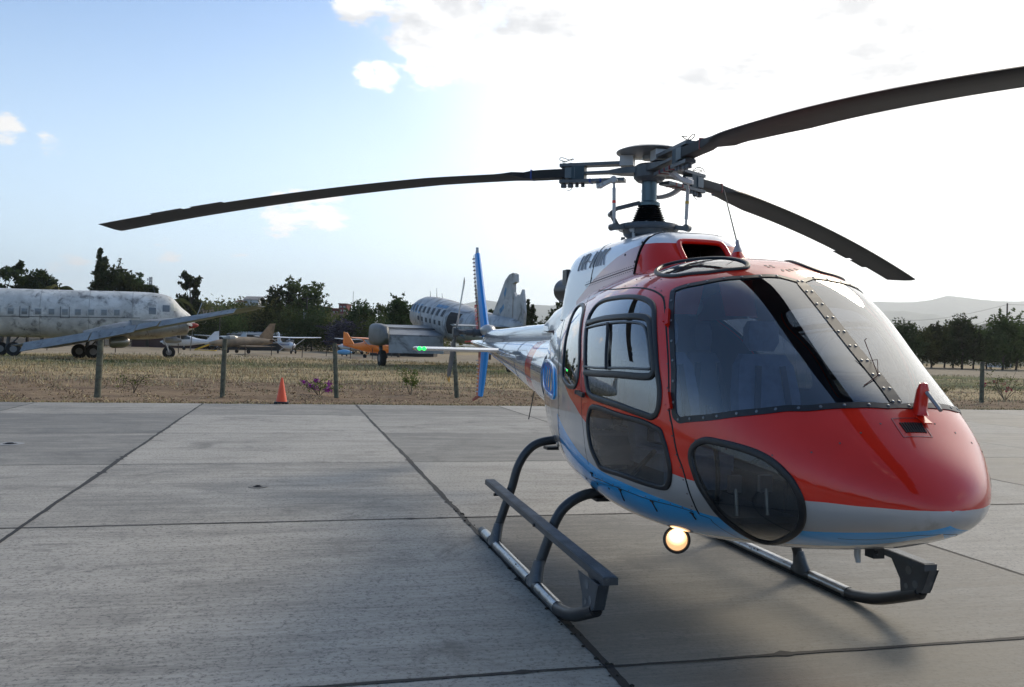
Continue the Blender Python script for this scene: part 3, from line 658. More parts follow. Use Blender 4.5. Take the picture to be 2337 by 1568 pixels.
for dz, k_ in ((.35, 0), (-.25, 1)):
    pts = []
    for x in np.linspace(-2.3, -6.4, 12): zt, zb, w = bsec(x); zc = (zt + zb) / 2; hh = (zt - zb) / 2; a = math.acos(dz); pts.append(Vector((x, -(w + .001) * math.sin(a), zc + hh * dz)))
    mb.tube(pts, .003, 5)
mb.build('panel_gap', mat('grey_seam', (.28, .28, .29), .6), boom)
mb = MB()
for k in range(60):
    x = -2.4 - k * .066; zt, zb, w = bsec(x); zc = (zt + zb) / 2; hh = (zt - zb) / 2; a = math.acos(.35) 
    for dz in (.31, .39, -.21, -.29): a = math.acos(dz); mb.dome(Vector((x, -w * math.sin(a), zc + hh * dz)), .005, (0, -math.sin(a), dz), 5)
tag(mb.build('rivets', mat('rivet_grey', (.2, .2, .2), .5, .5), boom), kind='stuff')
# wire loop antenna on the boom side
mb = MB(); zt, zb, w = bsec(-3.2); 
pts = [(-3.0, -.20, 1.60), (-3.0, -.30, 1.60), (-3.06, -.33, 1.60), (-3.9, -.30, 1.62), (-3.98, -.26, 1.63), (-3.9, -.22, 1.655), (-3.25, -.27, 1.655), (-3.22, -.2, 1.655)]
mb.tube(pts, .007, 6); mb.obox((-3.0, -.2, 1.60), (-3.0, -.32, 1.60), .03, .05); mb.obox((-3.25, -.2, 1.655), (-3.25, -.3, 1.655), .03, .04); mb.build('loop_antenna', LGREY, boom)
# drive shaft cover on top of the boom
mb = MB(); rings = []
for x in np.linspace(-1.8, -5.95, 20):
    zt = np.interp(-x, [1.8, 2.7, 5.45, 5.8, 5.95], [2.02, 2.0, 1.965, 1.985, 1.90]); w = .085 if x < -2.5 else .10; zb = bsec(x)[0] - .03
    rings.append([Vector((x, -w * math.cos(a) * (1 if True else 0), zb + (zt - zb) * abs(math.sin(a)) ** .55)) for a in [math.pi * k / 14 for k in range(15)]])
mb.loft(rings, False); 
mb.add(rings[-1], [tuple(range(15))]); mb.build('drive_shaft_cover', BOOMM, boom, True, 60)
mb = MB(); 
for k in range(24): x = -2.5 - k * .14; mb.dome((x, -.086, 1.83), .008, (0, -1, 0), 6)
tag(mb.build('cover_fasteners', mat('rivet_grey', (.2, .2, .2)), boom), kind='stuff')
# gearbox fairing and tail rotor
mb = MB(); rings = []
for x, z, r1, r2 in ((-5.75, 1.95, .03, .03), (-5.82, 1.96, .085, .075), (-6.0, 1.965, .10, .085), (-6.2, 1.95, .09, .08), (-6.34, 1.92, .05, .05)):
    rings.append([Vector((x, r1 * math.cos(a), z + r2 * math.sin(a))) for a in [2 * math.pi * k / 16 for k in range(16)]])
mb.loft(rings); mb.build('gearbox_fairing', LGREY, boom)
tr_ = empty('tail_rotor', (-6.15, 0, 1.925), parent=heli)
mb = MB(); mb.tube([(0, -.05, 0), (0, -.30, 0)], .05, 16); mb.tube([(0, -.16, 0), (0, -.2, 0)], .07, 16); mb.tube([(0, -.27, 0), (0, -.46, 0)], .035, 14); mb.tube([(0, -.43, 0), (0, -.50, 0)], .075, 14); mb.box((-.10, -.49, -.05), (.10, -.43, .05)); mb.box((-.17, -.36, -.015), (.17, -.33, .015)); mb.tube([(.15, -.35, 0), (.12, -.47, .03)], .012, 8); mb.tube([(-.15, -.35, 0), (-.12, -.47, -.03)], .012, 8)
mb.build('hub', DGREY, tr_)
TRD = Vector((.62, .0, .78)).normalized()
for sg in (1, -1):
    mb = MB(); d = TRD * sg; ch = Vector((d.z, 0, -d.x)); rings = []
    for r, c_, th, tw in ((.06, .05, .03, 30), (.16, .07, .03, 25), (.26, .17, .022, 16), (.5, .185, .018, 10), (.93, .185, .012, 6)):
        cd_ = (ch * math.cos(R(tw)) + Vector((0, -1, 0)) * math.sin(R(tw))); nn = d.cross(cd_).normalized(); o = d * r + Vector((0, -.455, 0))
        rings.append([o + cd_ * (c_ * a) + nn * (th * b) for a, b in ((-.5, 0), (-.25, .5), (.1, .5), (.4, .3), (.5, 0), (.4, -.3), (.1, -.5), (-.25, -.5))])
    mb.loft(rings)
    for k, f in enumerate(mb.f):
        pass
    b_ = mb.build('tail_rotor_blade', LGREY if sg > 0 else MGREY, tr_)
    mb = MB(); rr = [[p + (p - (d * .9 + Vector((0, -.455, 0)))) * .06 for p in rings[-1]], [p + (p - (d * .9 + Vector((0, -.455, 0)))) * .06 - d * .11 for p in rings[-1]]]
    mb.loft(rr); mb.build('blade_tip', BLKM if sg > 0 else mat('yellow_tip', (.75, .36, .03), .5), b_)
# fins
def fin(name, prof, m_front, m_back, parent, dashes=True):
    """prof: (z, x leading, x trailing, half thickness)"""
    mb = MB(); rings = []
    for z, xl, xt, th in prof:
        c = xl - xt; split = xt + c * .60
        rings.append([Vector((x, s * t, z)) for x, t, s in ((xl, 0, 1), (xl - c * .06, th * .7, -1), (xl - c * .22, th, -1), (split, th * .85, -1), (xt + c * .02, th * .12, -1), (xt + c * .02, th * .12, 1), (split, th * .85, 1), (xl - c * .22, th, 1), (xl - c * .06, th * .7, 1))])
    mb.loft(rings)
    nn = 9
    for k, f in enumerate(mb.f):
        if len(f) == 4:
            j = sorted(i % nn for i in f); mb.m[k] = 1 if (3 in j and 4 in j) or (4 in j and 5 in j) or (5 in j and 6 in j) else 0
    o = mb.build(name, [m_front, m_back], parent, True, 30); return o
BLUF = mat('fin_blue', (.010, .27, .72), .5, 0, .15)
fu = fin('upper_fin', [(1.86, -5.95, -6.62, .055), (2.0, -6.02, -6.74, .052), (2.5, -6.36, -6.98, .046), (3.0, -6.68, -7.20, .04), (3.19, -6.80, -7.27, .034), (3.2, -6.86, -7.22, .01)], BLUF, WHT, heli)
mb = MB()
for k in range(17): z = 2.1 + k * .064; xt = -6.74 - (z - 2.0) * .46; mb.box((xt + .09, -.034, z - .007), (xt + .22, -.012, z + .007))
tag(mb.build('trailing_edge_tabs', mat('tab_dark', (.12, .02, .02)), fu, False), kind='stuff')
mb = MB(); 
for z0, z1 in ((1.95, 2.42),): 
    for k in range(7): z = z0 + k * .066; xt = -6.74 - (z - 2.0) * .46; mb.obox((xt + .14, -.040, z - .03), (xt + .14, -.040, z + .026), .17, .004, (0, 1, 0))
mb.build('red_band', RED, fu, False)
mb = MB(); mb.tube([(-6.93, 0, 3.19), (-6.93, 0, 3.23)], .028, 12); mb.tube([(-6.93, 0, 3.23), (-6.93, 0, 3.29)], .024, 12); mb.build('beacon', LGREY, fu)
fl = fin('lower_fin', [(1.72, -6.0, -6.62, .05), (1.55, -6.03, -6.64, .048), (1.2, -6.18, -6.70, .042), (.96, -6.30, -6.74, .03), (.95, -6.34, -6.70, .008)], BLUF, RED, heli)
mb = MB()
for k in range(9): z = 1.02 + k * .06; mb.box((-6.62, -.036, z - .008), (-6.50, -.012, z + .008))
tag(mb.build('trailing_edge_tabs', WHT, fl, False), kind='stuff')
mb = MB(); mb.obox((-6.45, 0, .97), (-6.98, 0, .86), .035, .05, w2=.02, h2=.03); mb.build('tail_skid', mat('worn_red', (.30, .04, .02), .6), fl, False)
mb = MB(); mb.obox((-7.05, 0, 1.80), (-7.62, -.02, 1.79), .025, .028); mb.build('tail_rod', RED, boom, False)
# horizontal stabiliser
def airf(o, ch, dn, c_, th):
    return [o + ch * (c_ * a) + dn * (th * b) for a, b in ((.5, 0), (.42, .4), (.2, .5), (-.2, .3), (-.5, 0.02), (-.5, -.02), (-.2, -.3), (.2, -.5), (.42, -.4))]
st = None
for sg in (-1, 1):
    mb = MB(); mb.loft([airf(Vector((-4.72, sg * y, 1.675)), Vector((1, 0, 0)), Vector((0, 0, 1)), .42, th) for y, th in ((.06, .062), (.5, .058), (1.235, .05))])
    st = mb.build('stabiliser', BOOMM, heli)
    mb = MB(); mb.loft([airf(Vector((-4.72, sg * y, 1.675)), Vector((1, 0, 0)), Vector((0, 0, 1)), .43 * k, .056 * k) for y, k in ((1.23, 1), (1.262, .96), (1.268, .6))]); mb.build('stabiliser_tip', BOOMM, st)
    mb = MB(); q = Vector((-4.51, sg * 1.235, 1.675))
    for dy in (0, -.05): mb.lathe([(.025, -.02), (.025, .02), (.016, .035), (.004, .04)], q + Vector((0, -sg * (.015 - dy * 1.0), 0)) + Vector((0, sg * dy * .2, 0)), 12, (1, 0, 0))
    gm = mat('green_lamp' if sg < 0 else 'red_lamp', (.0, .4, .1) if sg < 0 else (.4, .02, .01), .2, emit=(.02, 1, .12) if sg < 0 else (1, .05, .02), es=1.5)
    tag(mb.build('navigation_light', gm, st), 'green navigation light on the stabiliser tip' if sg < 0 else 'red navigation light on the stabiliser tip')

# engine deck behind the cowling
mb = MB(); rings = []
for x, zt, w in ((-.95, 2.25, .34), (-1.3, 2.24, .33), (-1.9, 2.16, .26), (-2.5, 2.04, .15), (-2.6, 1.95, .08)):
    rings.append([Vector((x, -w * math.cos(a), 1.9 + (zt - 1.9) * abs(math.sin(a)) ** .6)) for a in [math.pi * k / 14 for k in range(15)]])
mb.loft(rings, False); mb.build('engine_deck', WHT, heli, True, 60)

# small screws along the nose joint, the roof edge and round the doors
for sd in (1, -1):
    mb = MB()
    for P, st_, off in ((loop([[3.2, .10], [3.15, .2], [3.3, .3], [3.9, .40], [5.0, .445], [5.9, .455]], 6, False), 5, .0), (loop(front, 4, False) + np.array([.07, -.008]), 3, 0), (loop([[10.9, .18], [10.2, .19], [9.4, .20], [8.6, .205], [8.1, .21]], 5, False), 3, 0), (loop([[10.4, .60], [10.36, .55], [10.38, .48], [10.5, .43], [10.7, .39]], 6, False), 2, 0), (loop([[8.9, .63], [8.4, .643], [7.6, .665], [7.0, .68], [6.5, .69]], 6, False), 3, 0)):
        p, n = lift(P[::st_], 0, sd)
        for a, b2 in zip(p, n): mb.lathe([(.0055, -.001), (.0045, .0018)], a, 6, b2)
    tag(mb.build('skin_screws', mat('screw_dull', (.16, .10, .09), .45, .4), fus), kind='stuff')
# ---- landing gear
def skid(sg):
    y = 1.076 * sg
    mb = MB(); pts = [Vector(p) for p in crv([(-1.12, y, .045), (-.4, y, .042), (.4, y, .042), (1.15, y, .042), (1.36, y, .058), (1.58, y, .11), (1.90, y, .232), (1.94, y, .248)], 6)]
    mb.tube(pts, .041, 14); o = mb.build('skid', BLKM, heli)
    mb = MB(); mb.tube([(-1.0, y, .046), (-.75, y, .046)], .0425, 14); mb.tube([(-.52, y, .046), (.54, y, .046)], .0425, 14); mb.tube([(.78, y, .046), (1.22, y, .046)], .0425, 14); mb.build('bare_steel_tube', STEEL, o)
    mb = MB(); mb.obox((-1.22, y, .05), (-1.05, y, .022), .06, .008); mb.box((-1.0, y - .025, .0), (1.25, y + .025, .008)); mb.build('wear_plate', BLKM, o, False)
    mb = MB()
    rng = random.Random(3)
    for k in range(26): x = -.9 + rng.random() * 1.3; mb.dome((x, y - .03 * sg * (1 if rng.random() < .6 else -1), .03 + rng.random() * .05), .007 + rng.random() * .006, (0, -sg, .6), 5, 1)
    tag(mb.build('skid_bolts', BLKM, o), kind='stuff')
    # sheet-metal bracket carrying the step
    mb = MB()
    for dy in (-.030, .030):
        out = [(1.74, .165), (1.80, .22), (1.79, .30), (1.70, .415), (2.00, .42), (2.06, .42), (2.00, .28), (1.94, .235)]
        mb.loft([[Vector((x, y + dy - .003, z)) for x, z in out], [Vector((x, y + dy + .003, z)) for x, z in out]])
    mb.obox((1.985, y, .26), (2.05, y, .42), .066, .006, (1, 0, 0)); mb.build('step_bracket', DGREY, o, False)
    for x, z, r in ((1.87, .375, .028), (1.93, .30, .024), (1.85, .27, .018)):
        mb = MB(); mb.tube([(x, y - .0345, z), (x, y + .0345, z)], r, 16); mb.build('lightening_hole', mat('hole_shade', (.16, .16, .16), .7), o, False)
    # step beam
    mb = MB(); ys = 1.05 * sg
    p0, p1 = Vector((-.98, ys - .0, .515)), Vector((2.07, ys - .01 * sg, .44)); n = 8
    mb.obox(p0, p1, .088, .042); st = mb.build('step', DGREY, heli, False)
    mb = MB(); mb.obox(p0 + Vector((.01, 0, .0225)), p1 + Vector((-.01, 0, .0225)), .076, .004); mb.build('anti_slip_strip', mat('grip_strip', (.11, .125, .14), .55, .1, var=.35, vscale=4, bump=.6, bscale=260), st, False)
    mb = MB(); mb.tube([p0 + Vector((-.05, 0, 0)), p0], .012, 8); 
    mb.build('end_pin', BLKM, st)
    for x in (-.60, .66): mb = MB(); mb.box((x - .05, ys - .02 * sg - .05, .462), (x + .05, ys - .02 * sg + .05, .478)); mb.tube([(x, ys - .05, .465), (x, ys + .05, .465)], .012, 8); mb.build('step_clamp', BLKM, st)
    # cross tubes
    for xs, arc in ((.64, [(1.076, .05), (1.045, .16), (.985, .33), (.93, .48), (.86, .585), (.74, .66), (.60, .685), (.3, .69), (0, .69)]), (-.64, [(1.076, .05), (1.05, .16), (.985, .36), (.93, .52), (.88, .70), (.80, .83), (.70, .90), (.55, .925), (.3, .93), (0, .93)])):
        mb = MB(); pts = [Vector((xs, y_ * sg, z)) for y_, z in crv(arc, 5)]; mb.tube(pts, .0375, 14); mb.lathe([(.046, -.09), (.046, .09)], (xs, .90 * sg, .62 if xs > 0 else .66), 14, (0, -.4 * sg, 1)) if False else None
        ct = mb.build('cross_tube', mat('tube_dark_grey', (.045, .048, .052), .42, .3, .2, var=.2, vscale=5), heli)
        mb = MB(); A = Vector((xs, 1.076 * sg, .04)); B = Vector((xs, 1.036 * sg, .215)); rings = []
        for t, rx, ry in ((0, .115, .052), (.15, .108, .05), (.45, .075, .045), (1, .043, .041)):
            c = A.lerp(B, t); rings.append([c + Vector((rx * math.cos(a), ry * math.sin(a) * 1.0, 0)) for a in [2 * math.pi * k / 16 for k in range(16)]])
        mb.loft(rings); mb.build('leg_fairing', DGREY, ct)
        mb = MB(); mb.box((xs - .06, (.52 if sg > 0 else -.64), arc[6][1] - .055), (xs + .06, (.64 if sg > 0 else -.52), arc[6][1] - .03)); mb.build('tube_clamp', BLKM, ct, False)
skid(-1); skid(1)
# ---- mast, swashplate, rotor head
mast = empty('rotor_mast', (0, 0, 2.6), parent=heli)
def zof(z): return z - 2.6
mb = MB(); mb.lathe([(.062, zof(2.85)), (.062, zof(3.12))], (0, 0, 0), 24); mb.lathe([(.09, zof(2.90)), (.09, zof(2.925)), (.066, zof(2.94))], (0, 0, 0), 24); mb.build('mast_tube', mat('mast_blue_grey', (.10, .15, .17), .35, .5), mast)
prof = []
for k in range(8):
    z = 2.90 - k * .018; r = .078 + k * .0065; prof += [(r + .014, zof(z)), (r - .006, zof(z - .009))]
mb = MB(); mb.lathe(prof, (0, 0, 0), 28); mb.build('rubber_bellows', BLK, mast)
mb = MB(); mb.lathe([(.10, zof(2.62)), (.16, zof(2.63)), (.20, zof(2.66)), (.21, zof(2.70)), (.16, zof(2.715)), (.12, zof(2.735))], (0, 0, 0), 28); mb.lathe([(.24, zof(2.70)), (.25, zof(2.715)), (.24, zof(2.745)), (.15, zof(2.755))], (0, 0, 0), 28)
sw = mb.build('swashplate', MGREY, mast)
mb = MB()
for k in range(12): a = k * math.pi / 6; mb.dome((.135 * math.cos(a), .135 * math.sin(a), zof(2.754)), .011, (0, 0, 1), 6, 1)
tag(mb.build('swashplate_bolts', LGREY, sw), kind='stuff')
AZ = [238.6, 120.28, 0.28]
for az in AZ:
    a = R(az + 42); e = Vector((math.cos(a), math.sin(a), 0)); mb = MB()
    mb.obox(e * .20 + Vector((0, 0, zof(2.72))), e * .34 + Vector((0, 0, zof(2.70))), .055, .035, w2=.03); mb.lathe([(.028, -.03), (.028, .03)], e * .335 + Vector((0, 0, zof(2.705))), 12, (-e.y, e.x, 0)); mb.build('swashplate_arm', MGREY, sw)
    mb = MB(); lo_ = e * .325 + Vector((0, 0, zof(2.72))); hi_ = e * .335 + Vector((0, 0, zof(3.075))); mb.tube([lo_, lo_.lerp(hi_, .15), lo_.lerp(hi_, .16), lo_.lerp(hi_, .84), lo_.lerp(hi_, .85), hi_], [.009, .009, .014, .014, .009, .009], 10)
    pk = mb.build('pitch_link', LGREY, mast)
    mb = MB(); mb.tube([lo_.lerp(hi_, .5), lo_.lerp(hi_, .56)], .0155, 10); mb.build('link_mark', RED if az > 200 else mat('ochre_mark', (.5, .35, .05)), pk)
# scissor link on the left of the mast
a = R(255); e = Vector((math.cos(a), math.sin(a), 0)); a2 = Vector((0, 0, 1))
mb = MB(); P = [e * .08 + a2 * zof(2.93), e * .30 + a2 * zof(2.875), e * .335 + a2 * zof(2.835), e * .24 + a2 * zof(2.73)]
e = Vector((math.cos(R(262)), math.sin(R(262)), 0)); P = [e * .08 + a2 * zof(2.925), e * .27 + a2 * zof(2.87), e * .315 + a2 * zof(2.83), e * .25 + a2 * zof(2.72)]
mb.obox(P[0], P[1], .05, .03, (0, 0, 1)); mb.obox(P[1], P[2], .05, .032, (0, 0, 1)); mb.obox(P[2], P[3], .045, .026, e); mb.lathe([(.024, -.04), (.024, .04)], P[2] * .98, 12, (-e.y, e.x, 0)); mb.lathe([(.022, -.035), (.022, .035)], P[3], 12, (-e.y, e.x, 0)); mb.build('scissor_link', MGREY, mast)
for az in (60, 180, 300):
    e = Vector((math.cos(R(az)), math.sin(R(az)), 0)); mb = MB(); mb.tube([e * .19 + a2 * zof(2.58), e * .19 + a2 * zof(2.69)], .014, 8); mb.lathe([(.022, -.02), (.022, .02)], e * .20 + a2 * zof(2.69), 10, (-e.y, e.x, 0)); mb.build('servo_rod', LGREY, mast)
# star-shaped flexible hub
hub = empty('rotor_hub', (0, 0, 3.19), parent=heli)
mb = MB()
for az in AZ:
    e = Vector((math.cos(R(az)), math.sin(R(az)), 0)); s = Vector((-e.y, e.x, 0)); rings = []
    for r, w, t in ((.0, .14, .05), (.14, .16, .05), (.24, .12, .045), (.34, .075, .022), (.55, .07, .018), (.56, .075, .03), (.64, .075, .035)):
        c = e * r; rings.append([c + s * w / 2 * sx + a2 * t / 2 * sz for sx, sz in ((-1, -1), (1, -1), (1, 1), (-1, 1))])
    mb.loft(rings)
mb.build('star_plate', MGREY, hub, True, 30)
mb = MB(); mb.lathe([(.10, -.09), (.13, -.06), (.13, .03), (.10, .05)], (0, 0, 0), 24); mb.build('hub_centre', DGREY, hub)
mb = MB(); mb.lathe([(.06, .09), (.065, .118), (.24, .137), (.275, .143), (.276, .149), (.20, .178), (.10, .192), (.02, .196)], (0, 0, 0), 40); mb.build('hub_cap', mat('cap_grey', (.2, .22, .23), .35, .2, .4, var=.1), hub)
for az in AZ:
    e = Vector((math.cos(R(az)), math.sin(R(az)), 0)); s = Vector((-e.y, e.x, 0))
    mb = MB(); mb.obox(e * .13 + a2 * .085, e * .24 + a2 * .085, .11, .085); mb.build('elastomer_block', LGREY, hub, False)
    mb = MB()
    for dz in (.068, -.068):
        mb.obox(e * .20 + a2 * dz, e * .75 + a2 * dz, .105, .026, w2=.085)
    sv = mb.build('blade_sleeve', MGREY, hub, False)
    mb = MB(); mb.box
    c = e * .59; mb.obox(c - a2 * .054, c + a2 * .054, .10, .11, e); mb.build('damper_block', mat('damper_blue_grey', (.02, .045, .06), .5), sv, False)
    mb = MB()
    for r in (.66, .72):
        for w_ in (.0,): mb.tube([e * r + s * w_ - a2 * .105, e * r + s * w_ + a2 * .09], .017, 10); mb.tube([e * r + s * w_ - a2 * .115, e * r + s * w_ - a2 * .09], .024, 10)
    for r in (.56, .61): mb.tube([e * r - s * .02 - a2 * .11, e * r - s * .02 - a2 * .08], .016, 8)
    mb.build('blade_pins', DGREY, sv)
    mb = MB(); c0 = e * .72 + a2 * .10; pts = [c0 + e * (.06 * math.cos(t) - .02) + s * (.045 * math.sin(t)) + a2 * (.02 + .012 * math.sin(t * 2)) for t in np.linspace(0, 5.6, 18)]; mb.tube([c0 - e * .02] + pts, .0035, 5)
    c1 = e * .68 - a2 * .10; mb.tube([c1 + e * (.03 * math.cos(t)) + a2 * (-.02 + .02 * math.sin(t)) for t in np.linspace(0, 5, 10)], .003, 5); mb.build('locking_wire', BLK, sv)
    mb = MB()
    for r in (.30, .39, .48): mb.obox(e * r - a2 * .0825, e * (r + .014) - a2 * .0825, .107, .003, (0, 0, 1)); mb.obox(e * r - a2 * .068 + s * .0, e * (r + .014) - a2 * .068, .1065, .0268, (0, 0, 1))
    mb.build('sleeve_marks', mat('dark_mark_blue', (.01, .04, .22)) if az > 200 else mat('dark_mark_red', (.2, .02, .02)), sv, False)
    # pitch horn
    hn = R(az + 42); h2 = Vector((math.cos(hn), math.sin(hn), 0)) * .335
    mb = MB(); pts = [e * .42 - a2 * .085, e * .40 + s * .08 - a2 * .13, (e * .36 + s * .2) - a2 * .145, h2 - a2 * .10]
    pts = [Vector(p) for p in crv(pts, 4)]
    for i in range(len(pts) - 1): mb.obox(pts[i], pts[i + 1], .045 - i * .0015, .03)
    mb.lathe([(.026, -.028), (.026, .028)], h2 - a2 * .105, 12, s); mb.build('pitch_horn', LGREY, sv)
# main rotor blades
def blade(az, drop, rfull, tw0, tw1):
    e = Vector((math.cos(R(az)), math.sin(R(az)), 0)); le = Vector((e.y, -e.x, 0)); mb = MB(); rings = []
    NS = 64
    for i in range(NS + 1):
        r = .62 + (5.345 - .62) * i / NS
        z = -drop * ((max(r - .75, 0)) / 4.595) ** 1.7
        # leading / trailing offsets from the feathering line
        if r < 1.06: lo, tr2, th = .055, -.055, .088 - .02 * max(0, (r - .8) / .26)
        else:
            k = min(1, (r - 1.06) / .25); k2 = min(1, max(0, (r - 1.06) / .80)); lo = .055 + .035 * k; tr2 = -(.13 + .13 * (k2 ** .8)) if r >= 1.10 else -.055; th = .068 - .032 * k2
        tw = R(tw0 + (tw1 - tw0) * (r / 5.345)) * min(1, max(0, (r - .9) / .5)); cc = (lo - tr2)
        cd_ = le * math.cos(tw) + a2 * math.sin(tw); nn = e.cross(cd_); nn = nn if nn.z > 0 else -nn
        o = e * r + a2 * z
        thn = min(th, cc * .7 if r < 1.25 else cc * .4)
        qb = min(1, max(0, (1.25 - r) / .25)); AIR = ((0, .02), (.3, .25), (.6, .45), (.85, .42), (.97, .2), (1, 0), (.97, -.2), (.85, -.42), (.6, -.42), (.3, -.22), (0, -.02)); BX = (.45, .5, .5, .5, .45, 0, -.45, -.5, -.5, -.5, -.45)
        rings.append([o + cd_ * (tr2 + cc * a) + nn * (thn * (b * (1 - qb) + bb * qb)) for (a, b), bb in zip(AIR, BX)])
    mb.loft(rings); b = mb.build('rotor_blade', BLADE, hub, True, 40)
    mb = MB(); o = e * .92; cd_ = le; mb.obox(e * .615, e * .70, .113, .09); mb.build('blade_root', mat('root_grey', (.10, .13, .145), .4, .1, var=.2), b, False)
    mb = MB(); m_ = mat('dark_mark_blue', (.01, .04, .22)) if az > 200 else mat('dark_mark_red', (.2, .02, .02)); mb.obox(e * .99 + a2 * .0, e * 1.003, .1115, .0775); mb.build('blade_mark', m_, b, False)
    # trim tabs along the trailing edge
    mb = MB()
    for r0, r1 in ((3.9, 4.25), (4.35, 4.7)):
        tw = R(tw0 + (tw1 - tw0) * (r0 / 5.345)); cd_ = le * math.cos(tw) + a2 * math.sin(tw)
        za, zb_ = [-drop * ((r - .75) / 4.595) ** 1.7 for r in (r0, r1)]
        mb.obox(e * r0 + a2 * za - cd_ * .275, e * r1 + a2 * zb_ - cd_ * .275, .05, .003, (0, 0, 1))
    mb.build('trim_tab', BLADE, b, False)
    # root weights and hoop
    return b
blade(238.0, .375, 0, 3, -2); blade(120.28, .50, 0, 5, -1); blade(.28, .66, 0, 5, -1)
# ---- cabin
cab = empty('cabin_interior', (0, 0, 0), parent=heli)
mb = MB(); mb.box((-.05, -.50, .81), (2.4, .50, .845)); mb.build('floor', FLOORM, cab, False)
mb = MB(); mb.box((-.08, -.62, .84), (-.04, .62, 1.56), 0); mb.box((-.08, -.60, 1.56), (-.04, -.30, 1.98)); mb.box((-.08, .30, 1.56), (-.04, .60, 1.98)); mb.box((-.08, -.5, 1.98), (-.04, .5, 2.12)); mb.build('rear_bulkhead', mat('bulkhead_grey', (.36, .37, .38), .8), cab, False)
def seat(x, y, w, h=1.0, name='seat', m=SEATM):
    s = empty(name, (x, y, .84), parent=cab)
    def cushion(pts, wd, r=.06):
        mb = MB(); rings = []
        for (px, pz, t, k) in pts:
            rings.append([Vector((px + t * cx, wd * k * cy, pz + t * cz)) for cx, cy, cz in ((-.5, -.5, 0), (-.2, -.54, 0), (.4, -.5, 0), (.6, -.25, 0), (.55, 0, 0), (.6, .25, 0), (.4, .5, 0), (-.2, .54, 0), (-.5, .5, 0), (-.55, 0, 0))])
        mb.loft(rings); return mb
    mb = cushion([(-.22, .22, .08, .9), (-.23, .30, .13, 1), (-.27, .60, .13, 1.02), (-.31, .80, .11, .9), (-.33, .88, .07, .7)], w); mb.build('backrest', m, s)
    mb = MB(); mb.box((-.25, -w / 2, .16), (.28, w / 2, .26)); mb.box((.24, -w / 2 + .02, .05), (.29, w / 2 - .02, .25)); o = mb.build('seat_cushion', m, s)
    mb = MB(); mb.box((-.25, -w / 2 + .04, .0), (.2, w / 2 - .04, .155)); mb.build('seat_base', DGREY, s, False)
    mb = cushion([(-.335, .90, .05, .35), (-.345, .96, .09, .5), (-.35, 1.06, .09, .5), (-.355, 1.11, .05, .4)], w); mb.build('headrest', m, s)
    mb = MB()
    for sy in (-.09, .09): mb.obox((-.25 + .035, sy, .80), (-.13, sy * 1.6, .30), .045, .006, (1, 0, 0)); mb.obox((-.13, sy * 1.6, .30), (.0, sy * .3, .275), .045, .006)
    mb.build('harness', BELT, s, False); return s
seat(1.50, -.38, .46); seat(1.50, .38, .46)
LB = mat('rear_seat_cloth', (.40, .42, .46), .85, var=.1)
for y in (-.48, -.16, .16, .48): seat(.38, y, .30, name='rear_seat', m=LB)
mb = MB(); mb.box((2.28, -.10, .84), (2.50, .42, 1.28)); mb.box((2.2, -.12, 1.28), (2.52, .44, 1.40)); mb.box((1.35, -.12, .84), (2.3, .12, 1.02)); ip = mb.build('instrument_panel', mat('panel_black', (.02, .022, .025), .6), cab, False)
mb = MB()
for k in range(5): mb.lathe([(.035, 0), (.035, .008)], (2.19, -.04 + k * .085, 1.34), 12, (-1, 0, 0))
mb.build('dials', mat('dial_grey', (.3, .3, .3), .4), ip)
for y in (-.38, .38):
    mb = MB(); mb.tube([Vector(p) for p in crv([(2.02, y, .84), (2.02, y, 1.05), (1.96, y, 1.22), (1.90, y, 1.33)], 4)], .014, 8); mb.tube([(1.90, y, 1.33), (1.89, y, 1.41)], .021, 8); mb.build('cyclic_stick', BLKM, cab)
    mb = MB(); 
    for dy in (-.09, .09): mb.tube([(2.42, y + dy, .86), (2.40, y + dy, 1.0)], .01, 6); mb.box((2.37, y + dy - .035, .98), (2.40, y + dy + .035, 1.07))
    mb.build('pedals', mat('pedal_metal', (.45, .45, .45), .3, .8), cab, False)
    mb = MB(); mb.tube([(1.35, y - .28, .9), (1.75, y - .28, 1.12)], .016, 8); mb.build('collective_lever', BLKM, cab)
mb = MB()
mb.lathe([(.055, -.03), (.075, 0), (.07, .03), (.045, .05), (.01, .055)], (.95, -.05, 2.05), 16, (.8, -.3, -.3)); mb.lathe([(.04, -.02), (.05, 0), (.03, .03)], (.98, -.33, 2.0), 14, (.8, -.3, -.3)); mb.lathe([(.04, -.02), (.05, 0), (.03, .03)], (.98, -.5, 2.02), 14, (.8, -.3, -.3))
mb.build('ceiling_lamps', mat('lamp_pale', (.55, .62, .60), .3), cab)
mb = MB(); mb.tube([(2.05, -.62, .86), (2.05, -.60, 1.02)], .055, 16); fe = mb.build('fire_extinguisher', mat('bottle_red', (.5, .03, .04), .3, 0, .5), cab)
mb = MB(); mb.tube([(2.05, -.61, .91), (2.05, -.605, .97)], .0565, 16); mb.build('bottle_label', LGREY, fe)
mb = MB()
pass
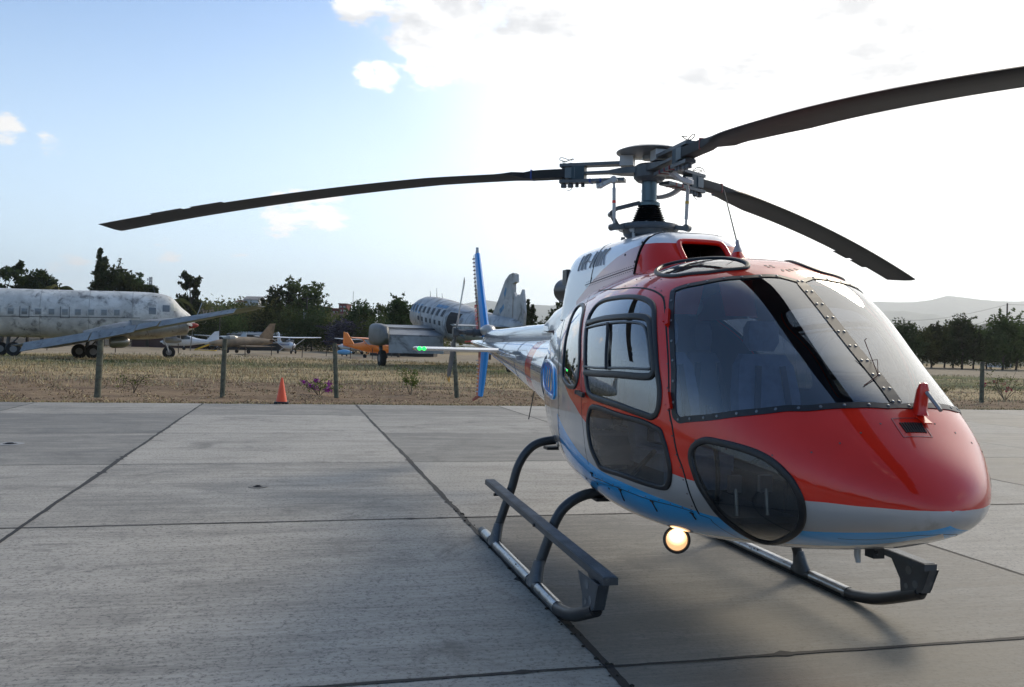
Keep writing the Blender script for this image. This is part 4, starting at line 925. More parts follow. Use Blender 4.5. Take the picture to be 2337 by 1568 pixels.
# rear quarter: blue air scoop on the side behind the doors
for sd in (1, -1):
    P = loop([[13.2, .412], [12.4, .392], [11.2, .404], [10.86, .432], [10.80, .470], [11.4, .476], [12.6, .478], [13.1, .455]], 5)
    sc_o = seal('air_scoop', P, .020, BLU, heli, sd, .004, .7)
    p, n = lift(P, .012, sd); mb = MB(); c = sum(p, Vector()) / len(p); mb.add([c - n[0] * .015] + p, [(0, i + 1, (i + 1) % len(p) + 1) for i in range(len(p))]); mb.build('scoop_panel', mat('deep_blue', (.006, .10, .42), .5), sc_o)
    mb = MB()
    for u in (11.1, 11.5, 11.9, 12.3, 12.7): 
        q, nn = lift([[u, .41], [u, .468]], .03, sd); mb.obox(q[0] - nn[0] * .03, q[1] - nn[0] * .03, .03, .012, nn[0])
    mb.build('scoop_slats', BLU, sc_o, False)
# ------------------------------------------------------------------ ground, apron, hills
GY = R(14.051); GB = Vector((math.cos(GY), math.sin(GY), 0)); GA = Vector((-math.sin(GY), math.cos(GY), 0))
SL1, SL2, EX, EY, EDGE = 4.030, 4.119, -2.339, 8.569, 24.55
def gp(b, a, z=0.): v = GB * b + GA * a; v.z = z; return v
def ground_mat():
    m = bpy.data.materials.new('dry_field'); m.use_nodes = True; t = m.node_tree; p = t.nodes['Principled BSDF']; p.inputs['Roughness'].default_value = .95; p.inputs['Specular IOR Level'].default_value = .1
    g = N(t, 'ShaderNodeNewGeometry'); pos = g.outputs['Position']; sp = N(t, 'ShaderNodeSeparateXYZ'); t.links.new(pos, sp.inputs[0]); Y = sp.outputs[1]
    mp = N(t, 'ShaderNodeMapping'); mp.inputs['Scale'].default_value = (.35, 1.4, 1); t.links.new(pos, mp.inputs[0]); st = mp.outputs[0]
    n1 = noise(t, st, .35, 7, .65); n2 = noise(t, pos, 2.6, 8, .7); n3 = noise(t, st, .08, 4, .5)
    c = mixc(t, mapr(t, n1, .35, .65), (.15, .10, .065), (.26, .18, .11))
    c = mixc(t, mapr(t, n2, .5, .75), c, (.38, .29, .165))
    straw = mapr(t, math_(t, 'ADD', n1, mapr(t, Y, 28, 42, -.25, .12)), .42, .62)
    c = mixc(t, straw, c, (.40, .30, .165))
    gz = math_(t, 'MULTIPLY', mapr(t, Y, 44, 52), mapr(t, Y, 86, 70)); c = mixc(t, math_(t, 'MULTIPLY', gz, mapr(t, math_(t, 'ADD', n3, math_(t, 'MULTIPLY', n1, .4)), .62, .74)), c, (.085, .105, .03))
    road = math_(t, 'MULTIPLY', mapr(t, Y, 74, 86), mapr(t, Y, 170, 140)); c = mixc(t, math_(t, 'MULTIPLY', road, .8), c, mixc(t, mapr(t, n1, .3, .7), (.26, .21, .15), (.36, .30, .22)))
    far = mapr(t, Y, 170, 260); c = mixc(t, far, c, (.10, .10, .06))
    t.links.new(c, p.inputs['Base Color'])
    b = N(t, 'ShaderNodeBump'); b.inputs['Strength'].default_value = .6; b.inputs['Distance'].default_value = .06; t.links.new(n2, b.inputs['Height']); t.links.new(b.outputs[0], p.inputs['Normal']); return m
# field: one sheet with low relief beyond the apron, out to the horizon
mb = MB(); xs = np.concatenate([-np.geomspace(13500, 60, 26), np.linspace(-55, 55, 90), np.geomspace(60, 15500, 26)]); ys = np.concatenate([[-6000, -1500, -400, -120, -60], np.linspace(-30, 100, 150), np.geomspace(104, 12400, 40)])
rng = np.random.default_rng(4)
def relief(x, y):
    a = (-x * math.sin(GY) + y * math.cos(GY)); k = np.clip((a - EDGE) / 3, 0, 1)
    h = .05 * np.sin(x * .9 + 1.3 * np.sin(y * .4)) * np.sin(y * 1.1) + .06 * np.sin(x * .23 + y * .31) + .03 * np.sin(x * 2.7 + y * 1.9)
    return np.where(k > 0, h * k - .012, -.06)
gv = [(x, y, float(relief(x, y)) if abs(x) < 200 and y < 200 else -.05) for y in ys for x in xs]; nx = len(xs)
mb.add(gv, [(j * nx + i, j * nx + i + 1, (j + 1) * nx + i + 1, (j + 1) * nx + i) for j in range(len(ys) - 1) for i in range(nx - 1)])
fld = mb.build('ground', ground_mat()); tag(fld, kind='structure')
def conc_mat():
    m = bpy.data.materials.new('broomed_concrete'); m.use_nodes = True; t = m.node_tree; p = t.nodes['Principled BSDF']; p.inputs['Specular IOR Level'].default_value = .35
    g = N(t, 'ShaderNodeNewGeometry'); oi = N(t, 'ShaderNodeObjectInfo')
    mp = N(t, 'ShaderNodeMapping'); mp.inputs['Rotation'].default_value = (0, 0, -GY); t.links.new(g.outputs['Position'], mp.inputs[0])
    of = N(t, 'ShaderNodeVectorMath', operation='ADD'); t.links.new(mp.outputs[0], of.inputs[0]); cb = N(t, 'ShaderNodeCombineXYZ'); t.links.new(math_(t, 'MULTIPLY', oi.outputs['Random'], 40), cb.inputs[0]); t.links.new(math_(t, 'MULTIPLY', oi.outputs['Random'], 17), cb.inputs[2]); t.links.new(cb.outputs[0], of.inputs[1]); v = of.outputs[0]
    s1 = N(t, 'ShaderNodeMapping'); s1.inputs['Scale'].default_value = (1.1, 24, 1); t.links.new(v, s1.inputs[0])
    s2 = N(t, 'ShaderNodeMapping'); s2.inputs['Scale'].default_value = (.45, 3.6, 1); t.links.new(v, s2.inputs[0])
    s3 = N(t, 'ShaderNodeMapping'); s3.inputs['Scale'].default_value = (5, 110, 1); t.links.new(v, s3.inputs[0])
    br = noise(t, s1.outputs[0], 1.0, 5, .7); st = noise(t, s2.outputs[0], 1.0, 5, .6); fi = noise(t, s3.outputs[0], 1.0, 3, .6); bl = noise(t, v, .7, 6, .68, .8); gr = noise(t, v, 34, 8, .8); 
    k = math_(t, 'ADD', math_(t, 'MULTIPLY', br, .38), math_(t, 'ADD', math_(t, 'MULTIPLY', st, .34), math_(t, 'MULTIPLY', fi, .36)))
    k = math_(t, 'ADD', k, math_(t, 'MULTIPLY', bl, .38)); k = math_(t, 'ADD', k, math_(t, 'MULTIPLY', math_(t, 'SUBTRACT', oi.outputs['Random'], .5), .26))
    c = mixc(t, mapr(t, k, .52, .94), (.150, .138, .116), (.45, .415, .355))
    c = mixc(t, mapr(t, gr, .50, .62, 0, .75), c, (.085, .081, .074))
    stn = noise(t, v, .9, 8, .72, .9); c = mixc(t, mapr(t, stn, .54, .70, 0, .65), c, (.115, .107, .093))
    vo = N(t, 'ShaderNodeTexVoronoi'); vo.inputs['Scale'].default_value = 1.7; t.links.new(v, vo.inputs['Vector']); c = mixc(t, mapr(t, vo.outputs['Distance'], .028, .012, 0, .7), c, (.03, .03, .03))
    # brown tint below the helicopter nose, with a smaller orange-brown patch inside it
    vd = N(t, 'ShaderNodeVectorMath', operation='DISTANCE'); t.links.new(g.outputs['Position'], vd.inputs[0]); vd.inputs[1].default_value = (1.6, 4.8, 0)
    c = mixc(t, math_(t, 'MULTIPLY', mapr(t, vd.outputs['Value'], 2.6, .6, 0, .55), mapr(t, bl, .3, .6, .3, 1)), c, (.24, .205, .150))
    vd2 = N(t, 'ShaderNodeVectorMath', operation='DISTANCE'); t.links.new(g.outputs['Position'], vd2.inputs[0]); vd2.inputs[1].default_value = (1.45, 4.25, 0)
    c = mixc(t, math_(t, 'MULTIPLY', mapr(t, vd2.outputs['Value'], .75, .1, 0, .45), mapr(t, stn, .3, .6, .4, 1)), c, (.34, .22, .13))
    t.links.new(c, p.inputs['Base Color']); t.links.new(mapr(t, k, .4, .95, .62, .80), p.inputs['Roughness'])
    b = N(t, 'ShaderNodeBump'); b.inputs['Strength'].default_value = .5; b.inputs['Distance'].default_value = .004; t.links.new(math_(t, 'ADD', math_(t, 'MULTIPLY', br, 1.), math_(t, 'ADD', fi, gr)), b.inputs['Height']); t.links.new(b.outputs[0], p.inputs['Normal']); return m
CONC = conc_mat()
mb = MB(); mb.add([gp(-60, -60, -.022), gp(75, -60, -.022), gp(75, EDGE - .01, -.022), gp(-60, EDGE - .01, -.022)], [(0, 1, 2, 3)])
apron = mb.build('apron', mat('joint_dirt', (.03, .028, .024), .95), None, False); tag(apron, kind='structure')
def slab_mesh(w, l):
    mb = MB(); c = .006; z0 = -.02; mb.add([(-w, -l, z0), (w, -l, z0), (w, l, z0), (-w, l, z0), (-w, -l, -c), (w, -l, -c), (w, l, -c), (-w, l, -c), (-w + c, -l + c, 0), (w - c, -l + c, 0), (w - c, l - c, 0), (-w + c, l - c, 0)],
        [(0, 1, 5, 4), (1, 2, 6, 5), (2, 3, 7, 6), (3, 0, 4, 7), (4, 5, 9, 8), (5, 6, 10, 9), (6, 7, 11, 10), (7, 4, 8, 11), (8, 9, 10, 11)])
    o = mb.build('slab', CONC, apron, False); return o
s_full = slab_mesh(SL1 / 2 - .007, SL2 / 2 - .005); lastl = (EDGE - (EY + 3 * SL2)); s_last = slab_mesh(SL1 / 2 - .007, lastl / 2 - .004)
first = {0: True, 1: True}
for i in range(-7, 11):
    for j in range(-7, 4):
        src = s_last if j == 3 else s_full; k = 1 if j == 3 else 0
        a0 = EY + j * SL2; l = lastl if j == 3 else SL2
        o = src if first[k] else src.copy()
        if not first[k]: COL.objects.link(o)
        first[k] = False; o.parent = apron; o.location = gp(EX + (i + .5) * SL1, a0 + l / 2); o.rotation_euler = (0, 0, GY)
mb = MB(); mb.add([gp(EX + 11 * SL1 + .01, -60, .0), gp(300, -60, .0), gp(300, EDGE, .0), gp(EX + 11 * SL1 + .01, EDGE, .0)], [(0, 1, 2, 3)])
mb.add([gp(-300, -60, .0), gp(EX - 7 * SL1 - .01, -60, .0), gp(EX - 7 * SL1 - .01, EDGE, .0), gp(-300, EDGE, .0)], [(0, 1, 2, 3)])
mb.add([gp(EX - 7 * SL1, -60, .0), gp(EX + 11 * SL1, -60, .0), gp(EX + 11 * SL1, EY - 7 * SL2 - .01, .0), gp(EX - 7 * SL1, EY - 7 * SL2 - .01, .0)], [(0, 1, 2, 3)])
tag(mb.build('taxiway', CONC, None, False), kind='structure')
TAR = mat('joint_tar', (.018, .016, .014), .8, var=.4, vscale=30)
def tar(b0, a0, b1, a1, w, seed, rough=.5, z=.003):
    r = random.Random(seed); p0, p1 = gp(b0, a0), gp(b1, a1); L_ = (p1 - p0).length; n = int(L_ / .06); d = (p1 - p0) / n; s = Vector((-d.y, d.x, 0)).normalized(); A = []; B = []; wa = wb = off = 0
    for i in range(n + 1):
        wa += (r.random() - .5) * .5 - wa * .12; wb += (r.random() - .5) * .5 - wb * .12; off += (r.random() - .5) * .004 - off * .04; big = 1 + (2.0 * rough if r.random() < .03 else 0)
        c = p0 + d * i; hw = w / 2; A.append(c + s * (off + hw * max(.25, 1 + wa * rough * 1.2) * big) + Vector((0, 0, z))); B.append(c - s * (hw * max(.25, 1 + wb * rough * 1.2) * big - off) + Vector((0, 0, z)))
    mb = MB(); mb.add(A + B, [(i, i + n + 1, i + n + 2, i + 1) for i in range(n)]); mb.build('joint_sealant', TAR, apron, False)
for i, w in ((-1, .03), (0, .052), (1, .055), (2, .03), (3, .025)): tar(EX + i * SL1, EY - 3 * SL2, EX + i * SL1, EDGE, w, i + 9, .55)
for j, w in ((-2, .02), (-1, .036), (0, .026), (1, .010), (2, .008), (3, .007)): tar(EX - 5 * SL1, EY + j * SL2, EX + 8 * SL1, EY + j * SL2, w, j + 40, .7, .005)
mb = MB()
rr = random.Random(8)
for k in range(60):                                             # grass and dirt caught in the joint by the skid
    a = 4.0 + rr.random() * 5; q = gp(EX + SL1 + (rr.random() - .5) * .07, a, .003); h = .006 + rr.random() * .010; mb.dome(q, h, (0, 0, 1), 6, .8)
tag(mb.build('joint_debris', mat('debris_dark', (.03, .026, .018), .95), apron, False), kind='stuff')
# ---- hills and mountains
def ridge(name, pts, D, m, base=0., depth=None, seed=1, rough=.02, n=160, sub=5):
    """a ridge seen along its crest: crest points given as photo pixels at depth D, falling to both sides"""
    r = np.random.default_rng(seed); px = np.linspace(pts[0][0], pts[-1][0], n); py = np.interp(px, [p[0] for p in pts], [p[1] for p in pts]); depth = depth or D * .3
    cr_ = [at(x, y, D) for x, y in zip(px, py)]; hs = np.array([c.z for c in cr_]); 
    for k in range(1, 7):
        ph = r.random() * 6; hs = hs + hs * rough * np.sin(px * .012 * 2 ** k + ph) / 1.45 ** k
    mb = MB(); rows = []
    for a, t in enumerate(np.linspace(-1, 1, 2 * sub + 1)):
        f = math.cos(t * math.pi / 2) ** 1.15; row = []
        for i, c in enumerate(cr_):
            jit = 1 if abs(t) < 1e-6 else 1 + .22 * math.sin(i * .35 + a * 1.7 + seed) * (1 - f)
            row.append((c.x * (1 + t * depth / D), D + t * depth, base + (hs[i] - base) * f * (jit if f < 1 else 1)))
        rows.append(row)
    mb.add([p for rw in rows for p in rw], [(a * n + i, a * n + i + 1, (a + 1) * n + i + 1, (a + 1) * n + i) for a in range(2 * sub) for i in range(n - 1)])
    return tag(mb.build(name, m, None, True, 80), kind='structure')
HM = mat('hill_scrub', (.075, .09, .055), .95, var=.35, vscale=.01)
ridge('mountain', [(-1500, 790), (-300, 770), (300, 758), (800, 745), (940, 705), (1050, 698), (1115, 682), (1150, 693), (1250, 694), (1330, 700), (1500, 690), (1700, 700), (1900, 694), (2000, 685), (2060, 690), (2110, 692), (2140, 681), (2165, 673), (2200, 680), (2250, 683), (2300, 687), (2336, 689), (2500, 680), (3200, 720), (4500, 790)], 9000, HM, depth=2000, seed=3)
ridge('mountain', [(1700, 812), (1950, 720), (2010, 712), (2060, 708), (2130, 716), (2180, 735), (2300, 740), (2420, 742), (2700, 770), (3200, 810)], 6600, HM, depth=1300, seed=5)
ridge('mountain', [(1800, 812), (1960, 750), (2050, 747), (2150, 752), (2260, 755), (2500, 760), (3000, 800)], 4700, HM, depth=900, seed=7)
ridge('hill', [(2165, 816), (2195, 775), (2215, 752), (2240, 738), (2262, 731), (2285, 736), (2310, 755), (2380, 775), (2520, 812)], 900, mat('near_hill_scrub', (.05, .06, .04), .95, var=.3, vscale=.05), depth=90, seed=11, n=60)
HS = mat('hillside_earth', (.085, .065, .042), .95, var=.45, vscale=.12, dirt=(.045, .05, .022), dirtamt=.5)
ridge('hillside', [(-700, 775), (-100, 745), (150, 735), (300, 716), (400, 703), (450, 699), (520, 699), (590, 702), (640, 718), (700, 720), (760, 722), (830, 735), (900, 748), (960, 765), (1030, 782)], 245, HS, depth=80, seed=13, n=90, rough=.03)
# land behind the photographer: a low rise with a dark tree line, seen only in reflections
mb = MB(); rr = random.Random(5); n = 220; lo_, hi_ = [], []
for k in range(n): a = R(180 + 10 + 160 * k / (n - 1)); rad = 150; x, y = rad * math.cos(a), rad * math.sin(a); hgt = 9 + 4 * math.sin(k * .13) + 3 * math.sin(k * .47 + 1) + rr.random() * 3.2; lo_.append((x, y, -.1)); hi_.append((x * 1.06, y * 1.06, hgt))
mb.add(lo_ + hi_ + [(x * 1.3, y * 1.3, -.1) for x, y, z in lo_], [(i, i + 1, i + n + 1, i + n) for i in range(n - 1)] + [(i + n, i + n + 1, i + 2 * n + 1, i + 2 * n) for i in range(n - 1)])
tag(mb.build('wooded_rise', mat('far_woods', (.028, .038, .018), .95, var=.4, vscale=.3), None, False), kind='structure')
# ---- haze
hz = MB(); hz.box((-14000, -9000, -1.5), (16000, 12500, 900)); ho = hz.build('haze', mat('haze_tmp', (1, 1, 1)), None, False); tag(ho, kind='stuff')
hm = bpy.data.materials.new('haze_air'); hm.use_nodes = True; t = hm.node_tree; t.nodes.clear(); pv = N(t, 'ShaderNodeVolumePrincipled'); pv.inputs['Density'].default_value = HAZE; pv.inputs['Color'].default_value = (.93, .96, 1, 1); pv.inputs['Anisotropy'].default_value = .55
o_ = N(t, 'ShaderNodeOutputMaterial'); t.links.new(pv.outputs[0], o_.inputs['Volume']); ho.data.materials[0] = hm

# ------------------------------------------------------------------ vegetation
def leaves(mb, C, size, rnd, mi=0, up=.3):
    for c in C:
        n = Vector((rnd.gauss(0, 1), rnd.gauss(0, 1), rnd.gauss(0, 1) + up)).normalized(); a = n.orthogonal().normalized(); a.rotate(Matrix.Rotation(rnd.random() * 6.28, 3, n)); b = n.cross(a); s = size * (.6 + rnd.random() * .8); q = Vector(c)
        mb.add([q - a * s, q - b * s * .5, q + a * s, q + b * s * .5], [(0, 1, 2, 3)], mi)
LEAF = [foliage_mat('leaf_dark', (.042, .060, .024)), foliage_mat('leaf_mid', (.065, .088, .030)), foliage_mat('leaf_olive', (.105, .110, .040))]
BARK = mat('bark', (.06, .048, .036), .9, var=.3, vscale=2)
def tree_mesh(kind, seed, H=10., W_=6., dens=1., leaf=.28):
    """returns (crown MB, trunk MB)"""
    r = random.Random(seed); cb_, tb = MB(), MB(); C = []
    if kind == 'conifer':
        for sx, hh in ((0, 1.), (W_ * .16, .93)):
            tb.tube([(sx, 0, 0), (sx, 0, H * hh * .97)], [.22, .03], 6)
            z = H * .12
            while z < H * hh:
                t = z / (H * hh); rad = W_ * .5 * (1 - t) ** 1.05 * (.35 + .85 * r.random()) + .08
                for k in range(5):
                    a = r.random() * 6.28
                    for q in range(int(11 * dens * (1 - t * .5))):
                        u = r.random() ** .7; C.append((sx + rad * u * math.cos(a) + r.gauss(0, .07), rad * u * math.sin(a) + r.gauss(0, .07), z + u * rad * .8 + r.gauss(0, .08)))
                z += H * .030
    elif kind == 'palm':
        tb.tube([(0, 0, 0), (.15, 0, H * .5), (0, 0, H * .8)], [.22, .18, .15], 7)
        for k in range(26):
            a = k * 2.4; L_ = W_ * .5 * (.7 + .5 * r.random()); el = .9 * (1 - k / 26.); prev = None
            for i in range(9):
                t = i / 8; p = Vector((math.cos(a) * L_ * t, math.sin(a) * L_ * t, H * .8 + L_ * (el * 1.1 * t - 1.1 * t * t)))
                if prev is not None: d = (p - prev); s = d.cross(Vector((0, 0, 1))).normalized() * .32 * (1 - t * .6); dn = Vector((0, 0, -.28)); cb_.add([prev, prev + s + dn, p + s + dn, p], [(0, 1, 2, 3)]); cb_.add([prev, prev - s + dn, p - s + dn, p], [(0, 3, 2, 1)])
                prev = p
        return cb_, tb
    else:
        nb = {'dense': 13, 'open': 15, 'airy': 12, 'slim': 13, 'cypress': 12}[kind]
        th = {'dense': .26, 'open': .35, 'airy': .25, 'slim': .3, 'cypress': .24}[kind]
        tb.tube([(0, 0, 0), (r.gauss(0, .1), 0, H * th), (r.gauss(0, .3), r.gauss(0, .2), H * .75)], [.24 * H / 10, .19 * H / 10, .06], 7)
        for k in range(nb):
            t = (k + .5) / nb; z = H * (th + (1 - th) * t * .93); sp = {'dense': math.sin(math.pi * min(.97, .22 + .72 * t)) , 'open': .55 + .45 * math.sin(math.pi * t), 'airy': .6 + .3 * t, 'slim': .5 + .4 * math.sin(math.pi * t), 'cypress': 1 - .75 * t}[kind]
            a = k * 2.4 + r.random(); rad = W_ * .5 * sp * (.35 + .65 * r.random()) * (1 if kind != 'dense' else .8); c = Vector((rad * math.cos(a), rad * math.sin(a), z + r.gauss(0, H * .02)))
            tb.tube([(0, 0, z * .62), c * .5 + Vector((0, 0, z * .36)), c], [.07, .045, .02], 4)
            cs = {'dense': .24, 'open': .15, 'airy': .10, 'slim': .15, 'cypress': .26}[kind] * W_ * (.8 + .5 * r.random())
            for q in range(int({'dense': 300, 'open': 150, 'airy': 70, 'slim': 95, 'cypress': 240}[kind] * dens)):
                v = Vector((r.gauss(0, 1), r.gauss(0, 1), r.gauss(0, .75))); v = v.normalized() * (r.random() ** .4) * cs; C.append(c + v)
            for e in range(4):
                v = Vector((r.gauss(0, 1), r.gauss(0, 1), r.gauss(.5, .8))).normalized() * cs * 1.35
                for q in range(int(12 * dens)): C.append(c + v * (.7 + .5 * r.random()) + Vector((r.gauss(0, .12), r.gauss(0, .12), r.gauss(0, .12))))
    leaves(cb_, C, leaf, r)
    return cb_, tb
PROTO = {}
def tree(name, kind, px, ytop, D, label, group=None, W_=None, H0=10., seed=1, m=0, ybase=None, dens=1., rz=0., z0=0., leaf=.28):
    """a tree whose top reaches the photo row ytop at depth D"""
    top = at(px, ytop, D); H = top.z - z0; W_ = W_ or H * .6
    key = (kind, seed, m, round(W_ / H, 1))
    if key not in PROTO:
        cb_, tb = tree_mesh(kind, seed, H0, W_ / H * H0, dens, leaf); c = cb_.build('crown', LEAF[m], None, False); k = tb.build('trunk', BARK, None); PROTO[key] = (c, k); new = (c, k)
    else: new = tuple(o.copy() for o in PROTO[key]); [COL.objects.link(o) for o in new]
    e = empty(name, (top.x, D, z0), rz); s = H / H0; e.scale = (s, s, s)
    for o in new: o.parent = e
    tag(e, label, 'palm' if kind == 'palm' else 'tree', group); return e
TG = 'trees beyond the old aircraft'
tree('leafy_tree', 'airy', 8, 600, 150, 'feathery tree at the far left edge behind the old airliner', TG, 9, seed=2, dens=2.2)
tree('leafy_tree', 'dense', 66, 632, 155, 'small dark tree between the feathery tree and the palm, far left', TG, 6, seed=3)
tree('leafy_tree', 'dense', 100, 621, 150, 'dark round tree just left of the palm behind the airliner', TG, 7, seed=4)
tree('palm_tree', 'palm', 135, 628, 140, 'palm with drooping fronds above the airliner roof', TG, 7, seed=1, m=2)
tree('conifer_tree', 'conifer', 228, 569, 150, 'tall double-spired conifer rising above the airliner roof', TG, 5.6, seed=6, dens=1.6, leaf=.2)
tree('leafy_tree', 'dense', 268, 618, 148, 'broad dark tree right beside the tall conifer', TG, 10, seed=7, dens=1.3)
tree('leafy_tree', 'dense', 308, 634, 152, 'lower dark tree at the right edge of the group by the conifer', TG, 7, seed=8)
tree('leafy_tree', 'airy', 340, 642, 150, 'thin small tree beside the lattice mast', TG, 5, seed=9, dens=1.8)
tree('palm_tree', 'palm', 390, 664, 140, 'bushy palm behind the airliner cockpit', TG, 7, seed=5, m=2)
tree('leafy_tree', 'slim', 438, 621, 165, 'tall slim tree standing alone right of the airliner cockpit', TG, 5.5, seed=10, dens=1.2)
tree('leafy_tree', 'open', 640, 662, 180, 'rounded tree left of the tall open-crowned tree', TG, 8.5, seed=11, dens=1.4, m=0)
tree('leafy_tree', 'open', 690, 640, 180, 'tall open-crowned tree by the utility pole', TG, 9.5, seed=12, dens=1.1, m=1)
tree('leafy_tree', 'open', 716, 694, 175, 'lower leafy tree just right of the utility pole', TG, 8, seed=15, dens=1.3, m=0)
tree('leafy_tree', 'dense', 826, 695, 150, 'dark bushy tree right of the red houses', TG, 6.5, seed=13)
tree('leafy_tree', 'airy', 862, 692, 150, 'sparse pale tree left of the broad wartime transport', TG, 7, seed=14, dens=1.7, m=1)
tree('leafy_tree', 'dense', 912, 681, 110, 'dark tree standing behind the nose of the stripped transport', TG, 4.2, seed=16)
tree('conifer_tree', 'conifer', 1205, 685, 120, 'dark conifer just right of the broken tail fin', TG, 4.2, seed=17, dens=1.2)
tree('leafy_tree', 'dense', 1262, 722, 130, 'low dark tree behind the helicopter tail boom', TG, 4.5, seed=18)
tree('leafy_tree', 'cypress', 1290, 690, 110, 'dark ragged tree hard against the helicopter exhaust', TG, 4.2, seed=19)
tree('leafy_tree', 'airy', 1120, 702, 110, 'small bare-topped tree between fuselage and tail fin', TG, 4, seed=20, dens=1.6)
# darker masses on the slope behind the small planes
for k, (px, yt, D, w) in enumerate([(470, 728, 150, 9), (515, 720, 152, 10), (560, 712, 170, 10), (600, 712, 160, 10), (636, 708, 158, 10), (672, 716, 150, 9), (712, 722, 148, 9), (750, 733, 150, 8), (782, 738, 146, 8), (838, 742, 140, 8), (876, 736, 135, 8), (905, 752, 130, 7), (1230, 760, 150, 8), (1290, 760, 150, 9), (340, 735, 160, 9)]):
    where = ['behind the airliner propeller', 'above the camouflaged jet nose', 'above the camouflaged jet tail', 'left of the rounded tree', 'below the rounded tree', 'left of the transformer pole', 'right of the transformer pole', 'below the left red house', 'below the tall red house', 'above the orange aeroplane', 'left of the transport nacelle', 'close by the transport nacelle', 'left of the rear cowling, low', 'behind the exhaust, low', 'below the lattice mast'][k]
    tree('shrubby_tree', 'dense', px, yt, D, 'dark bushy tree on the slope %s' % where, 'bushy trees on the slope', w, seed=30 + k % 4, m=(0, 1, 0, 2)[k % 4], rz=k * 1.1, dens=1.1)
cb_, tb = tree_mesh('dense', 60, 9, 9, 1.2)                       # violet-flowering tree
e = empty('flowering_tree', at(790, 800, 140) * 1, 0); e.location.z = 0; MAT_J = mat('jacaranda', (.050, .042, .062), .8, var=.4, vscale=.5); cb_.build('crown', MAT_J, e, False); tb.build('trunk', BARK, e); tag(e, 'dull violet flowering tree below the red houses', 'tree'); e.scale = (.9, .7, .52)
c2 = copy_tree(e); c2.location = Vector((at(925, 800, 118).x, 118, 0)); c2.scale = (.55, .55, .52); c2['label'] = 'dull violet flowering tree beside the transport nose'
# scrub over the hillside
mb = MB(); rr = random.Random(77)
hsd = bpy.data.objects['hillside']; vs_ = [v.co.copy() for v in hsd.data.vertices]
C = []
for k in range(1500):
    v = vs_[rr.randrange(len(vs_))]
    if v.y > 262 or v.z < .5: continue
    c = v + Vector((rr.gauss(0, 3), rr.gauss(0, 4), 0)); s = .7 + rr.random() * 1.3
    for q in range(16): C.append(c + Vector((rr.gauss(0, s), rr.gauss(0, s), abs(rr.gauss(0, s * .6)))))
leaves(mb, C, .5, rr); tag(mb.build('hillside_scrub', LEAF[2], None, False), kind='stuff')
# row of trees on the right
RG = 'row of dark trees right of the helicopter'
lab = ['leaning against the windscreen edge', 'with a gap to its left', 'with two round tops', 'second left of the field pole', 'with a spiky tall top', 'just left of the lone hill', 'in front of the lone hill', 'just right of the lone hill', 'below the wire pole', 'at the right picture edge', 'third left of the field pole']
for k, (px, yt, w, kd) in enumerate([(2062, 738, 5.5, 'cypress'), (2106, 756, 5, 'cypress'), (2127, 745, 4.5, 'cypress'), (2156, 754, 6, 'cypress'), (2197, 727, 5.5, 'cypress'), (2222, 752, 5.5, 'cypress'), (2252, 764, 5, 'cypress'), (2290, 727, 6.5, 'cypress'), (2320, 740, 6, 'cypress'), (2350, 738, 7, 'cypress'), (2176, 746, 5.5, 'cypress')]):
    tree('row_tree', kd, px, yt, 128 + (k * 5) % 17, 'dark green tree %s in the right-hand row' % lab[k], RG, w, seed=40 + k % 4, m=k % 2, rz=k * 1.9, dens=1.5)
tree('row_tree', 'dense', 2300, 808, 150, 'yellowish low bush between the trunks of the right-hand row', RG, 6, seed=50, m=2)
# ---- dry grass
def grass(name, n, box, hh, cols, seed, dens=None, lean=.35, wid=.010):
    r = np.random.default_rng(seed); x0, x1, y0, y1 = box; V = []; F = []; M = []; k = 0
    Y = y0 + (y1 - y0) * r.random(n * 3) ** 1.5; X = (r.random(n * 3) * 2 - 1) * .66 * Y
    a = -X * math.sin(GY) + Y * math.cos(GY); ok = (a > EDGE + .12) & (X > x0) & (X < x1)
    if dens is not None: ok &= r.random(n * 3) < dens(X, Y)
    X, Y = X[ok][:n], Y[ok][:n]; n = len(X); h = hh[0] + (hh[1] - hh[0]) * r.random(n) ** 1.5; th = r.random(n) * 6.28; ln = r.normal(0, lean, (n, 2)) * h[:, None]; w = wid * (.6 + Y / 30)
    z = relief(X, Y) - .01
    P = np.empty((n, 3, 3)); P[:, 0] = np.stack([X - np.cos(th) * w, Y - np.sin(th) * w, z], 1); P[:, 1] = np.stack([X + np.cos(th) * w, Y + np.sin(th) * w, z], 1); P[:, 2] = np.stack([X + ln[:, 0], Y + ln[:, 1], z + h], 1)
    me = bpy.data.meshes.new(name); me.from_pydata(P.reshape(-1, 3).tolist(), [], np.arange(n * 3).reshape(-1, 3).tolist())
    for c in cols: me.materials.append(c)
    me.polygons.foreach_set('material_index', r.integers(0, len(cols), n).astype(np.int32)); me.update()
    o = bpy.data.objects.new(name, me); COL.objects.link(o); tag(o, kind='stuff'); return o
GR = [mat('straw_a', (.50, .39, .20), .9), mat('straw_b', (.28, .20, .11), .9), mat('straw_c', (.58, .48, .29), .9)]
GG = [mat('grass_green', (.13, .15, .045), .9), mat('grass_olive', (.24, .20, .08), .9), GR[0]]
pat = lambda X, Y: .5 + .5 * np.sin(X * .35 + 2 * np.sin(Y * .22)) * np.sin(Y * .5 + X * .13)
grass('field_litter', 46000, (-30, 40, 22, 60), (.02, .07), [GR[1], mat('litter_brown', (.14, .085, .05), .95), GR[0]], 1, wid=.014, lean=1.2)
grass('dry_grass', 60000, (-40, 45, 30, 85), (.08, .26), GR, 2, dens=lambda X, Y: np.clip((Y - 29) / 20, 0.02, 1) * (.12 + .7 * pat(X, Y)) * np.where(X > 9, .35, 1))
